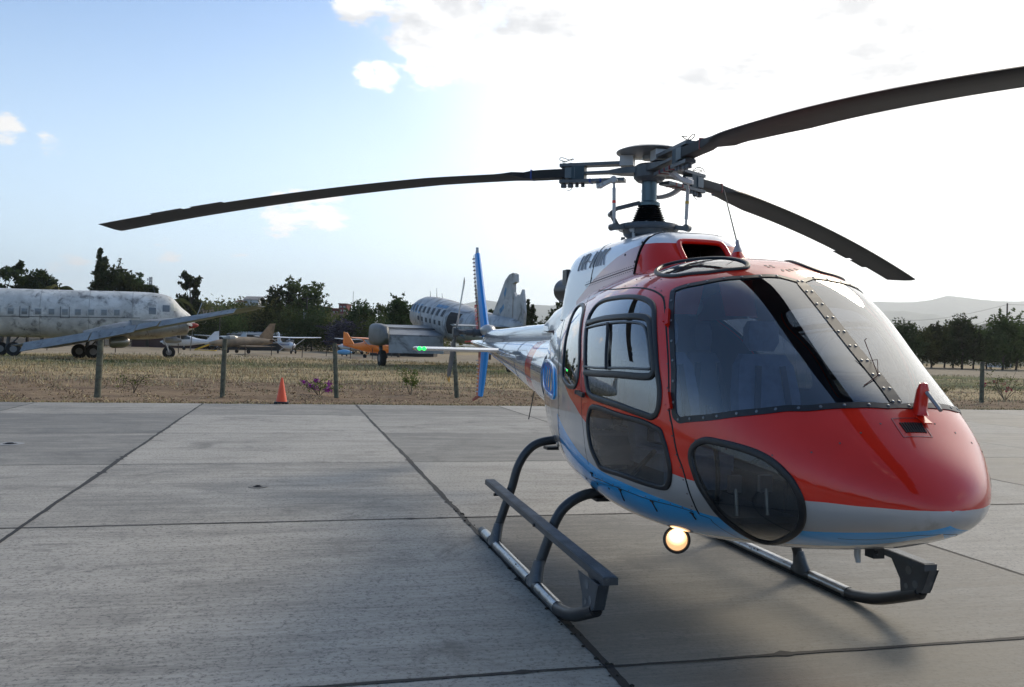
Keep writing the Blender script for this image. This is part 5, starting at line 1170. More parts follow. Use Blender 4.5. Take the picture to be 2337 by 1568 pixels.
grass('green_grass', 9000, (-40, 45, 45, 90), (.10, .34), GG, 3, dens=lambda X, Y: np.clip(pat(X * .5, Y * .6) * 1.6 - .5, 0, 1) * (Y > 50) * (X < 9))
def edge_grass():
    r = np.random.default_rng(9); n = 9000; b = r.uniform(-32, 42, n); a = EDGE + np.abs(r.normal(0, .16, n)) - .05 + .05 * np.sin(b * 1.3) + .04 * np.sin(b * 4.1); h = .015 + .06 * r.random(n) ** 2; th = r.random(n) * 6.28; w = .016
    V = []; 
    for i in range(n): c = gp(b[i], a[i]); V += [(c.x - math.cos(th[i]) * w, c.y - math.sin(th[i]) * w, .0), (c.x + math.cos(th[i]) * w, c.y + math.sin(th[i]) * w, 0.), (c.x + r.normal(0, .02), c.y + r.normal(0, .02), h[i])]
    me = bpy.data.meshes.new('edge_grass'); me.from_pydata(V, [], np.arange(n * 3).reshape(-1, 3).tolist()); me.materials.append(GR[0]); me.materials.append(GG[1]); me.materials.append(GR[1]); me.polygons.foreach_set('material_index', r.choice([0, 0, 1, 2], n).astype(np.int32)); o = bpy.data.objects.new('edge_grass', me); COL.objects.link(o); tag(o, kind='stuff')
edge_grass()
# ------------------------------------------------------------------ things in the field
def gpt(px, py):
    d = ray(px, py); t = -CAMH / d.z; return Vector((d.x * t, d.y * t, 0))
# traffic cone
c = gpt(642, 921); cone = empty('traffic_cone', c, .2); tag(cone, 'orange traffic cone with a black base at the apron edge', 'traffic cone')
mb = MB(); mb.lathe([(.155, .045), (.148, .07), (.030, .70), (.022, .72), (.012, .72)], (0, 0, 0), 28); mb.build('cone_body', mat('cone_orange', (.95, .10, .02), .45, 0, .2, var=.06, vscale=4), cone)
mb = MB(); mb.loft([[Vector((s * .19 * sx, s * .19 * sy, z)) for sx, sy in ((-1, -.8), (-.8, -1), (.8, -1), (1, -.8), (1, .8), (.8, 1), (-.8, 1), (-1, .8))] for s, z in ((1, 0), (1, .05), (.9, .06))]); mb.build('cone_base', mat('cone_black', (.015, .015, .015), .6), cone, False)
# tie-down rings let into the concrete
for px, py, lb in ((588, 1111, 'dark tie-down socket in the middle of the left slab'), (22, 1013, 'pale cement ring round a tie-down at the left picture edge')):
    c = gpt(px, py); e = empty('tie_down', c); e.scale = (.7, .7, 1) if px > 100 else (1.3, 1.3, 1); tag(e, lb, 'tie-down', 'tie-down points in the apron')
    mb = MB(); mb.lathe([(.16, .002), (.16, .006), (.085, .006), (.085, .0025)], (0, 0, 0), 24); mb.build('cement_ring', mat('cement_pale', (.30, .30, .29), .9) if px < 100 else CONC, e, False)
    mb = MB(); mb.lathe([(.075, .0065), (.07, .0075), (.01, .0075)], (0, 0, 0), 20); mb.build('socket', SEAM, e, False)
    mb = MB(); mb.tube([Vector((.045 * math.cos(t), .045 * math.sin(t), .012)) for t in np.linspace(0, 6.1, 14)], .007, 6); mb.build('ring', BLKM, e)
# fence posts
PM = mat('weathered_post', (.125, .125, .085), .9, var=.3, vscale=6, dirt=(.06, .055, .045), dirtamt=.4, bump=.5, bscale=30)
PG = 'weathered wooden fence posts behind the apron'
for px, pyb, pyt, r_, dx, lb in ((222, 905, 775, .085, .03, 'thick greenish post under the airliner wing, leftmost'), (507, 905, 773, .072, .02, 'straight post between airliner and cone, second from the left'), (768, 908, 783, .068, -.05, 'leaning post with a bent wire on top beside the purple flowers'), (1043, 910, 800, .07, -.07, 'leaning post left of the helicopter fin'), (2239, 922, 826, .075, 0, 'lone post on the right beside the red-flowered shrub')):
    c = gpt(px, pyb); D = c.y; h = at(px, pyt, D).z; e = empty('fence_post', c); tag(e, lb, 'fence post', PG)
    mb = MB(); n = 9; mb.tube([(dx * 2 * (t - .0), 0, -.1 + (h + .1) * t) for t in np.linspace(0, 1, n)], [r_ * (1.08 - .1 * t + .03 * math.sin(t * 9 + px)) for t in np.linspace(0, 1, n)], 12); mb.build('post', PM, e, True, 60)
    mb = MB()
    for z in (h * .30, h * .55, h * .80): mb.tube([Vector((dx * 2 * z / h + (r_ + .006) * math.cos(t), (r_ + .006) * math.sin(t), z)) for t in np.linspace(0, 6.28, 12)], .006, 4)
    mb.build('wire_tie', mat('rusty_wire', (.10, .06, .04), .8), e)
    if px == 768: mb = MB(); mb.tube([Vector(p) for p in crv([(dx * 2, 0, h), (dx * 2 - .12, 0, h + .05), (dx * 2 - .35, 0, h + .03), (dx * 2 - .5, 0, h - .01)], 4)], .008, 5); mb.build('bent_wire', mat('rusty_wire', (.10, .06, .04)), e)
rr = random.Random(12); dp = ['left of the first thick post', 'under the airliner engine pod', 'right of the airliner nose wheel', 'left of the white light aeroplane', 'under the white light aeroplane', 'right of the white light aeroplane', 'by the blue tank', 'under the airliner tail side', 'below the camouflaged jet', 'left of the orange aeroplane']
proto = None
for k, px in enumerate((72, 264, 408, 620, 690, 745, 800, 108, 560, 850)):
    c = gx(px, 92 + rr.random() * 12); o = None
    if proto is None: mb = MB(); mb.obox((0, 0, -.05), (.02, 0, 1.15), .07, .07, (1, 0, 0)); o = proto = mb.build('thin_post', mat('dark_post', (.05, .035, .028), .9), None, False)
    else: o = proto.copy(); COL.objects.link(o)
    o.location = c; o.rotation_euler = (rr.gauss(0, .03), rr.gauss(0, .04), 0); tag(o, 'thin dark stake in the far field %s' % dp[k], 'stake', 'thin stakes of the far fence line')
# shrubs by the fence
def shrub(name, px, py, h, w, label, leafm, nleaf, fl=None, nfl=0, seed=1, stems=3, leaf=.03, droop=0., flc=None):
    c = gpt(px, py); e = empty(name, c); tag(e, label, 'shrub'); r = random.Random(seed); tb, lb, fb = MB(), MB(), MB(); tips = []
    for s in range(stems):
        a = r.random() * 6.28; d = Vector((math.cos(a) * w * .5 * (.4 + .6 * r.random()), math.sin(a) * w * .3, h * (.75 + .3 * r.random()))); pts = crv([(0, 0, 0), d * .4 + Vector((r.gauss(0, .04), 0, .05)), d * .75 + Vector((r.gauss(0, .06), 0, 0)), d], 3)
        tb.tube([Vector(p) for p in pts], [.012 * (1 - .06 * i) for i in range(len(pts))], 5)
        for b in range(6):
            i = 3 + r.randrange(len(pts) - 3); q = Vector(pts[i]); v = Vector((r.gauss(0, 1) * w * .22, r.gauss(0, .6) * w * .2, r.gauss(.12 - droop, .12) * h)); tb.tube([q, q + v * .5 + Vector((0, 0, .03)), q + v], [.006, .005, .003], 4)
            for t in (.3, .5, .65, .8, 1): tips.append(q + v * t)
    leaves(lb, [tips[r.randrange(len(tips))] + Vector((r.gauss(0, .05), r.gauss(0, .05), r.gauss(0, .04))) for _ in range(nleaf)], leaf, r)
    tb.build('stems', mat('stem_brown', (.09, .065, .045), .9), e); tag(lb.build('foliage', leafm, e, False), kind='stuff')
    if fl: 
        cl = [tips[r.randrange(len(tips))] for _ in range(flc or 7)]
        leaves(fb, [cl[r.randrange(len(cl))] + Vector((r.gauss(0, .05), r.gauss(0, .05), r.gauss(0, .04))) for _ in range(nfl)], leaf * .95, r); tag(fb.build('flowers', fl, e, False), kind='stuff')
    return e
SH = foliage_mat('shrub_leaf', (.14, .19, .05), .3, 9)
shrub('low_shrub', 305, 897, .55, 1.3, 'sparse wiry shrub right of the thickest fence post', SH, 160, seed=3, stems=4)
shrub('bougainvillea', 728, 905, .50, 1.0, 'low bougainvillea with bright purple flowers by the leaning post', SH, 260, mat('purple_bract', (.42, .03, .36), .7, var=.3, vscale=12), 420, seed=6, stems=6, leaf=.035, flc=9)
shrub('sapling', 937, 905, .82, .95, 'leafy green sapling left of the helicopter fin', SH, 420, seed=8, stems=3, leaf=.038)
shrub('flowering_shrub', 2292, 915, 1.0, 2.0, 'thorny shrub with scattered red flowers right of the lone post', SH, 260, mat('red_bract', (.55, .03, .09), .7), 150, seed=9, stems=7, leaf=.035, flc=8)
shrub('low_shrub', 2150, 905, .45, .8, 'low yellowish shrub beside the windscreen edge on the right', mat('shrub_yellow', (.20, .18, .05), .8), 200, seed=10, stems=3)
for px, py in ((190, 865), (955, 870)): 
    pass
# ---- old airliner on the left
OLDW = mat('peeling_white', (.58, .58, .55), .6, .1, 0, var=.22, vscale=.8, dirt=(.13, .13, .125), dirtamt=.46)
OLDG = mat('oxidised_alloy', (.30, .32, .34), .5, .35, 0, var=.25, vscale=.8, dirt=(.12, .12, .12), dirtamt=.4)
OLDD = mat('dull_dark_alloy', (.10, .11, .12), .55, .3, 0, var=.3, vscale=1.2)
FLAP = mat('flap_light', (.27, .285, .29), .5, .2, 0, var=.15, vscale=1.5, dirt=(.12, .12, .12), dirtamt=.35)
WGL = mat('old_window', (.15, .17, .18), .2, 0, .6); TYRE = mat('old_tyre', (.016, .016, .016), .85)
al = empty('old_airliner', (0, 0, 0)); tag(al, 'derelict grey-white airliner with a row of square windows and peeling paint', 'aeroplane')
ph = R(22); AH = Vector((math.cos(ph), math.sin(ph), 0)); AR = Vector((math.sin(ph), -math.cos(ph), 0)); A0 = Vector(((27 - 1168) / 1978.88 * 68, 68, 0)) - AR * 1.6
def ap(s, y, z): return A0 + AH * s + AR * y + Vector((0, 0, z))
TB = [(-22, 4.6, 3.0, .5), (-16, 5.15, 1.9, 1.4), (-9, 5.3, 1.55, 1.7), (0, 5.37, 1.5, 1.75), (6, 5.48, 1.5, 1.75), (9.5, 5.53, 1.55, 1.72), (10.9, 5.41, 1.7, 1.6), (11.7, 5.1, 1.85, 1.42), (12.35, 4.38, 2.05, 1.15), (13.0, 3.85, 2.4, .75), (13.45, 3.4, 2.85, .3), (13.5, 3.2, 3.0, .05)]
TBc = np.array(crv(TB, 4))
def asec(s):
    return [np.interp(s, TBc[:, 0], TBc[:, k]) for k in (1, 2, 3)]
mb = MB(); mb.loft([[ap(s, w * math.sin(a), (zt + zb) / 2 + (zt - zb) / 2 * math.cos(a)) for a in [2 * math.pi * k / 32 for k in range(32)]] for s, zt, zb, w in TBc]); af = mb.build('fuselage', OLDW, al)
def aside(s, z):
    zt, zb, w = asec(s); c = (z - (zt + zb) / 2) / ((zt - zb) / 2); return w * math.sqrt(max(0, 1 - c * c))
def apatch(name, s0, s1, z0, z1, m, parent, off=.03, tilt=.021, n=3):
    mb = MB(); g = [[ap(s, aside(s, z + tilt * s) + off, z + tilt * s) for z in np.linspace(z0, z1, n)] for s in np.linspace(s0, s1, n)]
    back = [[p - AR * (off + .06) for p in r] for r in g]; mb.add([p for r in g for p in r], [(i * n + j, i * n + j + 1, (i + 1) * n + j + 1, (i + 1) * n + j) for i in range(n - 1) for j in range(n - 1)])
    rim = [g[0][j] for j in range(n)] + [g[i][-1] for i in range(1, n)] + [g[-1][j] for j in range(n - 2, -1, -1)] + [g[i][0] for i in range(n - 2, 0, -1)]
    mb.add(rim + [p - AR * (off + .06) for p in rim], [(i, i + len(rim), (i + 1) % len(rim) + len(rim), (i + 1) % len(rim)) for i in range(len(rim))])
    return mb.build(name, m, parent, False)
for k in range(10):
    s = -1.05 + k * .945
    f = apatch('window', s - .27, s + .27, 3.24, 3.80, mat('window_rim', (.46, .47, .46), .6), al, .02); apatch('pane', s - .20, s + .20, 3.30, 3.74, WGL, f, .035)
    if k in (2, 5): apatch('hatch_outline', s - .34, s - .30, 3.05, 3.95, OLDD, f, .03); apatch('hatch_outline', s - .34, s + .34, 3.02, 3.06, OLDD, f, .03); apatch('hatch_outline', s + .30, s + .34, 3.05, 3.95, OLDD, f, .03)
apatch('cheat_line', -12, 9.2, 3.09, 3.14, mat('line_dark', (.05, .055, .06), .7), al, .012, n=14)
for s0, z0 in ((9.85, 3.65), (10.9, 3.9)): apatch('cockpit_window', s0, s0 + .55, z0, z0 + .55, WGL, al, .02, .0)
mb = MB(); mb.box; 
apatch('cockpit_window', 11.55, 12.0, 4.0, 4.55, mat('pale_pane', (.5, .5, .42), .3), al, .02, 0)
for s0 in (-8.6, -5.2, -1.6, 1.9, 5.4, 8.6): 
    mb = MB(); zt, zb, w = asec(s0); mb.tube([ap(s0, (w + .004) * math.sin(a), (zt + zb) / 2 + ((zt - zb) / 2 + .004) * math.cos(a)) for a in np.linspace(.1, 2.6, 20)], .012, 4); mb.build('skin_joint', mat('joint_grey', (.2, .2, .2), .7), af)
mb = MB(); mb.tube([ap(10.3, 0, 5.4), ap(10.1, 0, 6.05)], .02, 5); mb.build('antenna', OLDD, al)
# wing, flaps, engine
WR = Vector(((55 - 1168) / 1978.88 * 63, 63, 1.10)); WT = at(583, 698, 60)
mb = MB(); rings = []
for t, ch_, th in ((-.06, 4.6, .6), (0, 4.5, .58), (.35, 3.6, .45), (.7, 2.7, .3), (.93, 2.0, .18), (1, 1.2, .06)):
    p = WR.lerp(WT, t); f = Vector((.28, .96, .0)); u = Vector((0, 0, 1)); rings.append([p + f * (ch_ * a) + u * (th * b) for a, b in ((0, .02), (.3, .32), (.7, .5), (.95, .3), (1, 0), (.95, -.25), (.7, -.4), (.3, -.25), (0, -.06))])
mb.loft(rings); mb.build('wing', OLDG, al)
for a, b in ((.0, .30), (.305, .50), (.505, .60), (.605, .92)):
    mb = MB(); p, q = WR.lerp(WT, a), WR.lerp(WT, b); hh = .62 if b < .55 else .42
    mb.add([p + Vector((0, .02, .04)), q + Vector((0, .02, .04)), q + Vector((-.05, -.45, -hh * (1 - b * .35))), p + Vector((-.05, -.45, -hh)), p + Vector((0, .10, .02)), q + Vector((0, .10, .02)), q + Vector((-.05, -.38, -hh * (1 - b * .35) - .03)), p + Vector((-.05, -.38, -hh - .03))], [(0, 3, 2, 1), (4, 5, 6, 7), (0, 1, 5, 4), (2, 3, 7, 6), (1, 2, 6, 5), (3, 0, 4, 7)]); mb.build('flap' if b < .55 else 'aileron', FLAP, al, False)
E0, E1 = at(262, 755, 66), at(427, 744, 69); ed = (E1 - E0).normalized()
mb = MB(); mb.lathe([(.15, -2.2), (.45, -.8), (.66, .6), (.70, 2.4), (.72, 3.6), (.66, (E1 - E0).length - .1), (.52, (E1 - E0).length)], E0, 24, ed); en = mb.build('engine_nacelle', mat('nacelle_alloy', (.34, .33, .31), .45, .4, 0, var=.2, vscale=1, dirt=(.10, .09, .08), dirtamt=.35), al)
mb = MB(); mb.lathe([(.50, 0), (.44, -.3), (.1, -.35)], E1, 20, ed); mb.build('engine_intake', SEAM, en)
mb = MB(); mb.obox(E0 + ed * 1.2 + Vector((0, -.3, .55)), E1 - ed * 2.2 + Vector((0, -.3, .45)), .9, .35, w2=.7, h2=.2); mb.build('nacelle_fairing', FLAP, en)
pr = E1 + ed * .45; mb = MB(); mb.lathe([(.22, -.45), (.20, .1), (.12, .35), (.02, .45)], pr, 14, ed); mb.build('spinner', mat('spinner_red', (.30, .02, .015), .5), en)
for v in (Vector((.20, .35, .9)), Vector((-.05, -.1, -1.0)), Vector((-.3, -.75, .35)) * 0 + Vector((.1, -.9, .1))):
    v = v.normalized(); mb = MB(); s = v.cross(ed).normalized(); mb.loft([[pr + v * r + s * w * a + ed * .03 * b for a, b in ((-.5, 0), (0, 1), (.5, 0), (0, -1))] for r, w in ((.15, .12), (.5, .26), (1.3, .32), (1.95, .30), (2.05, .12))]); mb.build('propeller_blade', OLDG, en)
mb = MB(); mb.lathe([(.30, 0), (.42, .15), (.46, .8), (.40, 1.15), (.22, 1.35)], at(250, 782, 64), 20, ed); mb.build('exhaust_pod', mat('pod_metal', (.42, .40, .38), .35, .7), al)
mb = MB(); q = at(418, 738, 76); mb.lathe([(.1, -1.2), (.62, -.4), (.66, .4), (.5, .9)], q, 20, AH); mb.build('far_engine_nacelle', OLDW, al)
mb = MB(); q = at(372, 776, 75); mb.lathe([(.12, 0), (.26, .3), (.27, 1.1), (.12, 1.5)], q, 16, AH); mb.build('nose_gear_door', OLDG, al)
def wheel(px, D, r, w=.28, parent=None, hd=Vector((1, .4, 0)), name='wheel'):
    c = gx(px, D); c.z = r * .96; ax = Vector((-hd.y, hd.x, 0)).normalized(); mb = MB(); mb.lathe([(r * .45, -w / 2), (r * .92, -w / 2), (r, -w * .3), (r, w * .3), (r * .92, w / 2), (r * .45, w / 2)], c, 26, ax); o = mb.build(name, TYRE, parent)
    mb = MB(); mb.lathe([(r * .46, -w * .52), (r * .4, -w * .42), (r * .2, -w * .40), (r * .15, -w * .55), (.01, -w * .55)], c, 20, ax); mb.lathe([(r * .46, w * .52), (r * .4, w * .42), (r * .2, w * .40), (.01, w * .5)], c, 20, ax); mb.build('wheel_rim', mat('rim_alloy', (.22, .22, .22), .5, .5), o); return c
for px, D, r in ((214, 66, .56), (182, 66.6, .56), (32, 69, .56), (2, 69.6, .56)):
    c = wheel(px, D, r, .34, al, AH)
for px, D in ((198, 66.3), (17, 69.3)):
    c = gx(px, D); mb = MB(); mb.tube([c + Vector((0, 0, .5)), c + Vector((.2, 0, 2.2))], .14, 10); mb.tube([c + Vector((0, 0, .6)), c + Vector((1.2, .3, 2.0))], .06, 6); mb.tube([c - AR * .6 + Vector((0, 0, .54)), c + AR * .6 + Vector((0, 0, .54))], .08, 8); mb.build('landing_leg', OLDD, al)
c = wheel(386, 74, .52, .26, al, AH, 'nose_wheel'); mb = MB(); mb.tube([c + Vector((.1, -.25, 0)), c + Vector((-.05, -.3, .55)), c + Vector((-.45, 0, .9)), c + Vector((-.3, 0, 2.2))], [.05, .06, .09, .09], 8); mb.build('nose_leg', LGREY, al)
mb = MB(); z = 2.4; mb.loft([[ap(s, y, zz) for s, zz in ((-20, 3.9), (-16.5, 3.9), (-18.5, 9.0), (-20.8, 9.2), (-21.5, 4.2))] for y in (-.12, .12)]); mb.build('tail_fin', OLDW, al)
# ---- stripped transport aeroplane
ct_ = empty('stripped_transport', (0, 0, 0)); tag(ct_, 'derelict round-nosed transport with faded blue markings and a torn tail fin', 'aeroplane')
CH = Vector((-.40, .9165, 0)); CL = Vector((-.9165, -.40, 0)); C0 = Vector((.76, 56, 0))
def cp(s, y, z): return C0 + CH * s + CL * y + Vector((0, 0, z))
CT = [(0, 3.25, 2.75, .15), (1.5, 3.6, 2.3, .5), (4, 3.85, 1.95, .9), (7, 4.2, 1.85, 1.3), (10, 4.65, 1.8, 1.55), (13, 5.1, 1.95, 1.65), (16, 5.5, 2.2, 1.65), (19, 5.78, 2.55, 1.55), (21, 5.7, 2.9, 1.3), (22.3, 5.3, 3.2, .95), (23, 4.8, 3.6, .5), (23.2, 4.3, 4.1, .1)]
CTc = np.array(crv(CT, 4))
OLDB = mat('weathered_alloy', (.42, .43, .43), .55, .2, 0, var=.25, vscale=.6, dirt=(.14, .14, .13), dirtamt=.45)
mb = MB(); mb.loft([[cp(s, w * math.sin(a), (zt + zb) / 2 + (zt - zb) / 2 * math.cos(a)) for a in [2 * math.pi * k / 32 for k in range(32)]] for s, zt, zb, w in CTc]); cfz = mb.build('fuselage', OLDB, ct_)
def csd(s, z, k=1):
    zt, zb, w = [np.interp(s, CTc[:, 0], CTc[:, q]) for q in (1, 2, 3)]; c = (z - (zt + zb) / 2) / ((zt - zb) / 2); return w * math.sqrt(max(0, 1 - c * c))
def cpatch(name, s0, s1, z0, z1, m, parent, off=.03, tilt=.095, n=4):
    mb = MB(); g = [[cp(s, csd(s, z + tilt * s) + off, z + tilt * s) for z in np.linspace(z0, z1, n)] for s in np.linspace(s0, s1, n)]
    mb.add([p for r in g for p in r], [(i * n + j, i * n + j + 1, (i + 1) * n + j + 1, (i + 1) * n + j) for i in range(n - 1) for j in range(n - 1)])
    rim = [g[0][j] for j in range(n)] + [g[i][-1] for i in range(1, n)] + [g[-1][j] for j in range(n - 2, -1, -1)] + [g[i][0] for i in range(n - 2, 0, -1)]
    mb.add(rim + [p - CL * (off + .05) for p in rim], [(i, i + len(rim), (i + 1) % len(rim) + len(rim), (i + 1) % len(rim)) for i in range(len(rim))]); return mb.build(name, m, parent, False)
FB = mat('faded_blue', (.10, .24, .40), .7, var=.3, vscale=2, dirt=(.3, .32, .33), dirtamt=.6)
for k in range(9): cpatch('window', 11.7 + k * 1.12, 12.2 + k * 1.12, 2.75, 3.25, mat('dark_void', (.03, .04, .05), .6), ct_, .02)
for k in range(6): cpatch('window', 12.0 + k * 1.1, 12.4 + k * 1.1, 2.05, 2.4, mat('dark_void', (.03, .04, .05), .6), ct_, .02)
for k in range(4): cpatch('faded_stripe', 17.4 + k * .9, 17.9 + k * .9, 2.62, 3.38, FB, ct_, .012)
for a, b, z in ((12.0, 14.2, 3.36), (8.0, 8.8, 1.6), (20.6, 21.5, 2.7)): cpatch('faded_marking', a, b, z, z + .22, FB, ct_, .012)
cpatch('cargo_doorway', 8.6, 10.7, 1.60, 3.2, mat('doorway_dark', (.03, .028, .026), .9), ct_, .03, n=7); cpatch('door_rim', 8.0, 8.3, 1.4, 3.45, OLDG, ct_, .07); cpatch('door_rim', 10.9, 11.15, 1.4, 3.5, OLDG, ct_, .10); cpatch('door_rim', 8.0, 11.1, 3.35, 3.5, OLDG, ct_, .06, n=7)
for s0 in (5.2, 7.4, 11.5, 14.2, 17, 19.6):
    mb = MB(); zt, zb, w = [np.interp(s0, CTc[:, 0], CTc[:, q]) for q in (1, 2, 3)]; mb.tube([cp(s0, (w + .004) * math.sin(a), (zt + zb) / 2 + ((zt - zb) / 2 + .004) * math.cos(a)) for a in np.linspace(.0, 2.8, 20)], .013, 4); mb.build('skin_joint', mat('joint_grey', (.2, .2, .2)), cfz)
for s0, h in ((19.5, .5), (17.8, .75), (16.4, .4)): mb = MB(); zt = np.interp(s0, CTc[:, 0], CTc[:, 1]); mb.tube([cp(s0, 0, zt - .05), cp(s0 + .1, 0, zt + h)], [.03, .015], 5); mb.build('roof_antenna', OLDD, ct_)
def flat(name, pts, half, m, parent, fn=cp, smooth=False):
    mb = MB(); mb.loft([[fn(s, -half, z) for s, z in pts], [fn(s, half, z) for s, z in pts]]); return mb.build(name, m, parent, smooth)
flat('tail_fin', [(5.4, 3.7), (4.2, 4.9), (3.05, 6.2), (2.35, 6.55), (1.75, 6.62), (1.35, 6.5), (1.28, 6.0), (1.75, 5.9), (1.7, 5.0), (1.7, 3.2)], .13, OLDB, ct_)
flat('rudder', [(1.62, 5.35), (1.2, 5.0), (.9, 5.15), (.62, 5.05), (.25, 5.45), (.0, 4.6), (-.15, 3.9), (-.05, 3.1), (.3, 2.7), (1.62, 2.75)], .09, OLDB, ct_)
flat('fin_marking', [(3.2, 5.35), (2.9, 5.75), (2.7, 5.6), (3.0, 4.9)], .135, FB, ct_); flat('fin_marking', [(3.9, 4.25), (3.2, 4.6), (3.1, 4.3), (3.8, 3.9)], .135, FB, ct_)
mb = MB(); mb.loft([[cp(s, y, z) for s, z in ((1.3 + o_, 3.0), (2.2 + o_, 3.12), (3.6, 3.1), (2.2 + o_, 2.98))] for y, o_ in ((.3, 0), (3.8, .8))]); mb.build('tailplane', OLDG, ct_)
mb = MB(); rings = []
for y, ch_ in ((1.0, 5.2), (5.7, 4.8)): rings.append([cp(12.2 + s * ch_, y, 2.35 + .165 * s * ch_ * 1.0 + b) for s, b in ((0, -.1), (0, .06), (.3, .28), (.7, .3), (.95, .12), (1, -.05), (.8, -.35), (.3, -.3))])
mb.loft(rings); wg = mb.build('wing', mat('wing_alloy', (.26, .27, .28), .5, .3, 0, var=.2, vscale=.8, dirt=(.12, .12, .12), dirtamt=.3), ct_, True, 30)
mb = MB(); mb.loft([[cp(12.25, y, 2.28), cp(12.05, y, 1.02), cp(11.95, y, 1.02), cp(12.15, y, 2.3)] for y in (1.3, 5.6)]); mb.build('flap', OLDB, ct_, False)
mb = MB(); mb.loft([[cp(13.6, y, 2.9), cp(13.6, y, 2.95), cp(13.75, y, 2.98), cp(13.75, y, 2.9)] for y in (1.2, 5.6)]); mb.build('wing_gap', SEAM, wg, False)
mb = MB(); rings = []
for s, rz_, rt in ((11.2, .2, .1), (11.6, .7, .3), (12.4, .85, .42), (13.4, .92, .46), (14.4, .92, .46), (14.9, .88, .44), (15.0, .7, .3)):
    rings.append([cp(s, 6.0 + rt * math.copysign(abs(math.sin(a)) ** .7, math.sin(a)), 2.05 + .02 * s + rz_ * math.copysign(abs(math.cos(a)) ** .55, math.cos(a)) * (1 if math.cos(a) > 0 else .85)) for a in [2 * math.pi * k / 24 for k in range(24)]])
mb.loft(rings); mb.build('engine_nacelle', mat('nacelle_grey', (.16, .16, .155), .5, .3, 0, var=.2, vscale=1), ct_)
c = cp(13.2, 5.8, 0); px_ = 1168 + 1978.88 * c.x / c.y; wheel(px_, c.y, .62, .42, ct_, CH)
mb = MB(); mb.tube([cp(13.2, 5.8, .6), cp(13.6, 5.9, 2.2)], .14, 8); mb.build('landing_leg', OLDD, ct_)
c = cp(13.2, -6.6, 0); wheel(1168 + 1978.88 * c.x / c.y, c.y, .62, .42, ct_, CH)
c = cp(2.3, 0, 0); wheel(1168 + 1978.88 * c.x / c.y, c.y, .3, .2, ct_, CH, 'tail_wheel'); mb = MB(); mb.tube([cp(2.3, 0, .3), cp(2.5, 0, 2.4)], .09, 8); mb.build('tail_leg', OLDD, ct_)
mb = MB(); rings = [[cp(12.2 + s * ch_, y, 2.35 + .165 * s * ch_ + b + dz) for s, b in ((0, -.05), (.4, .25), (.9, .1), (1, -.05), (.5, -.3))] for y, ch_, dz in ((-1.2, 5, 0), (-14, 2.4, 1.1))]; mb.loft(rings); mb.build('wing', OLDG, ct_)
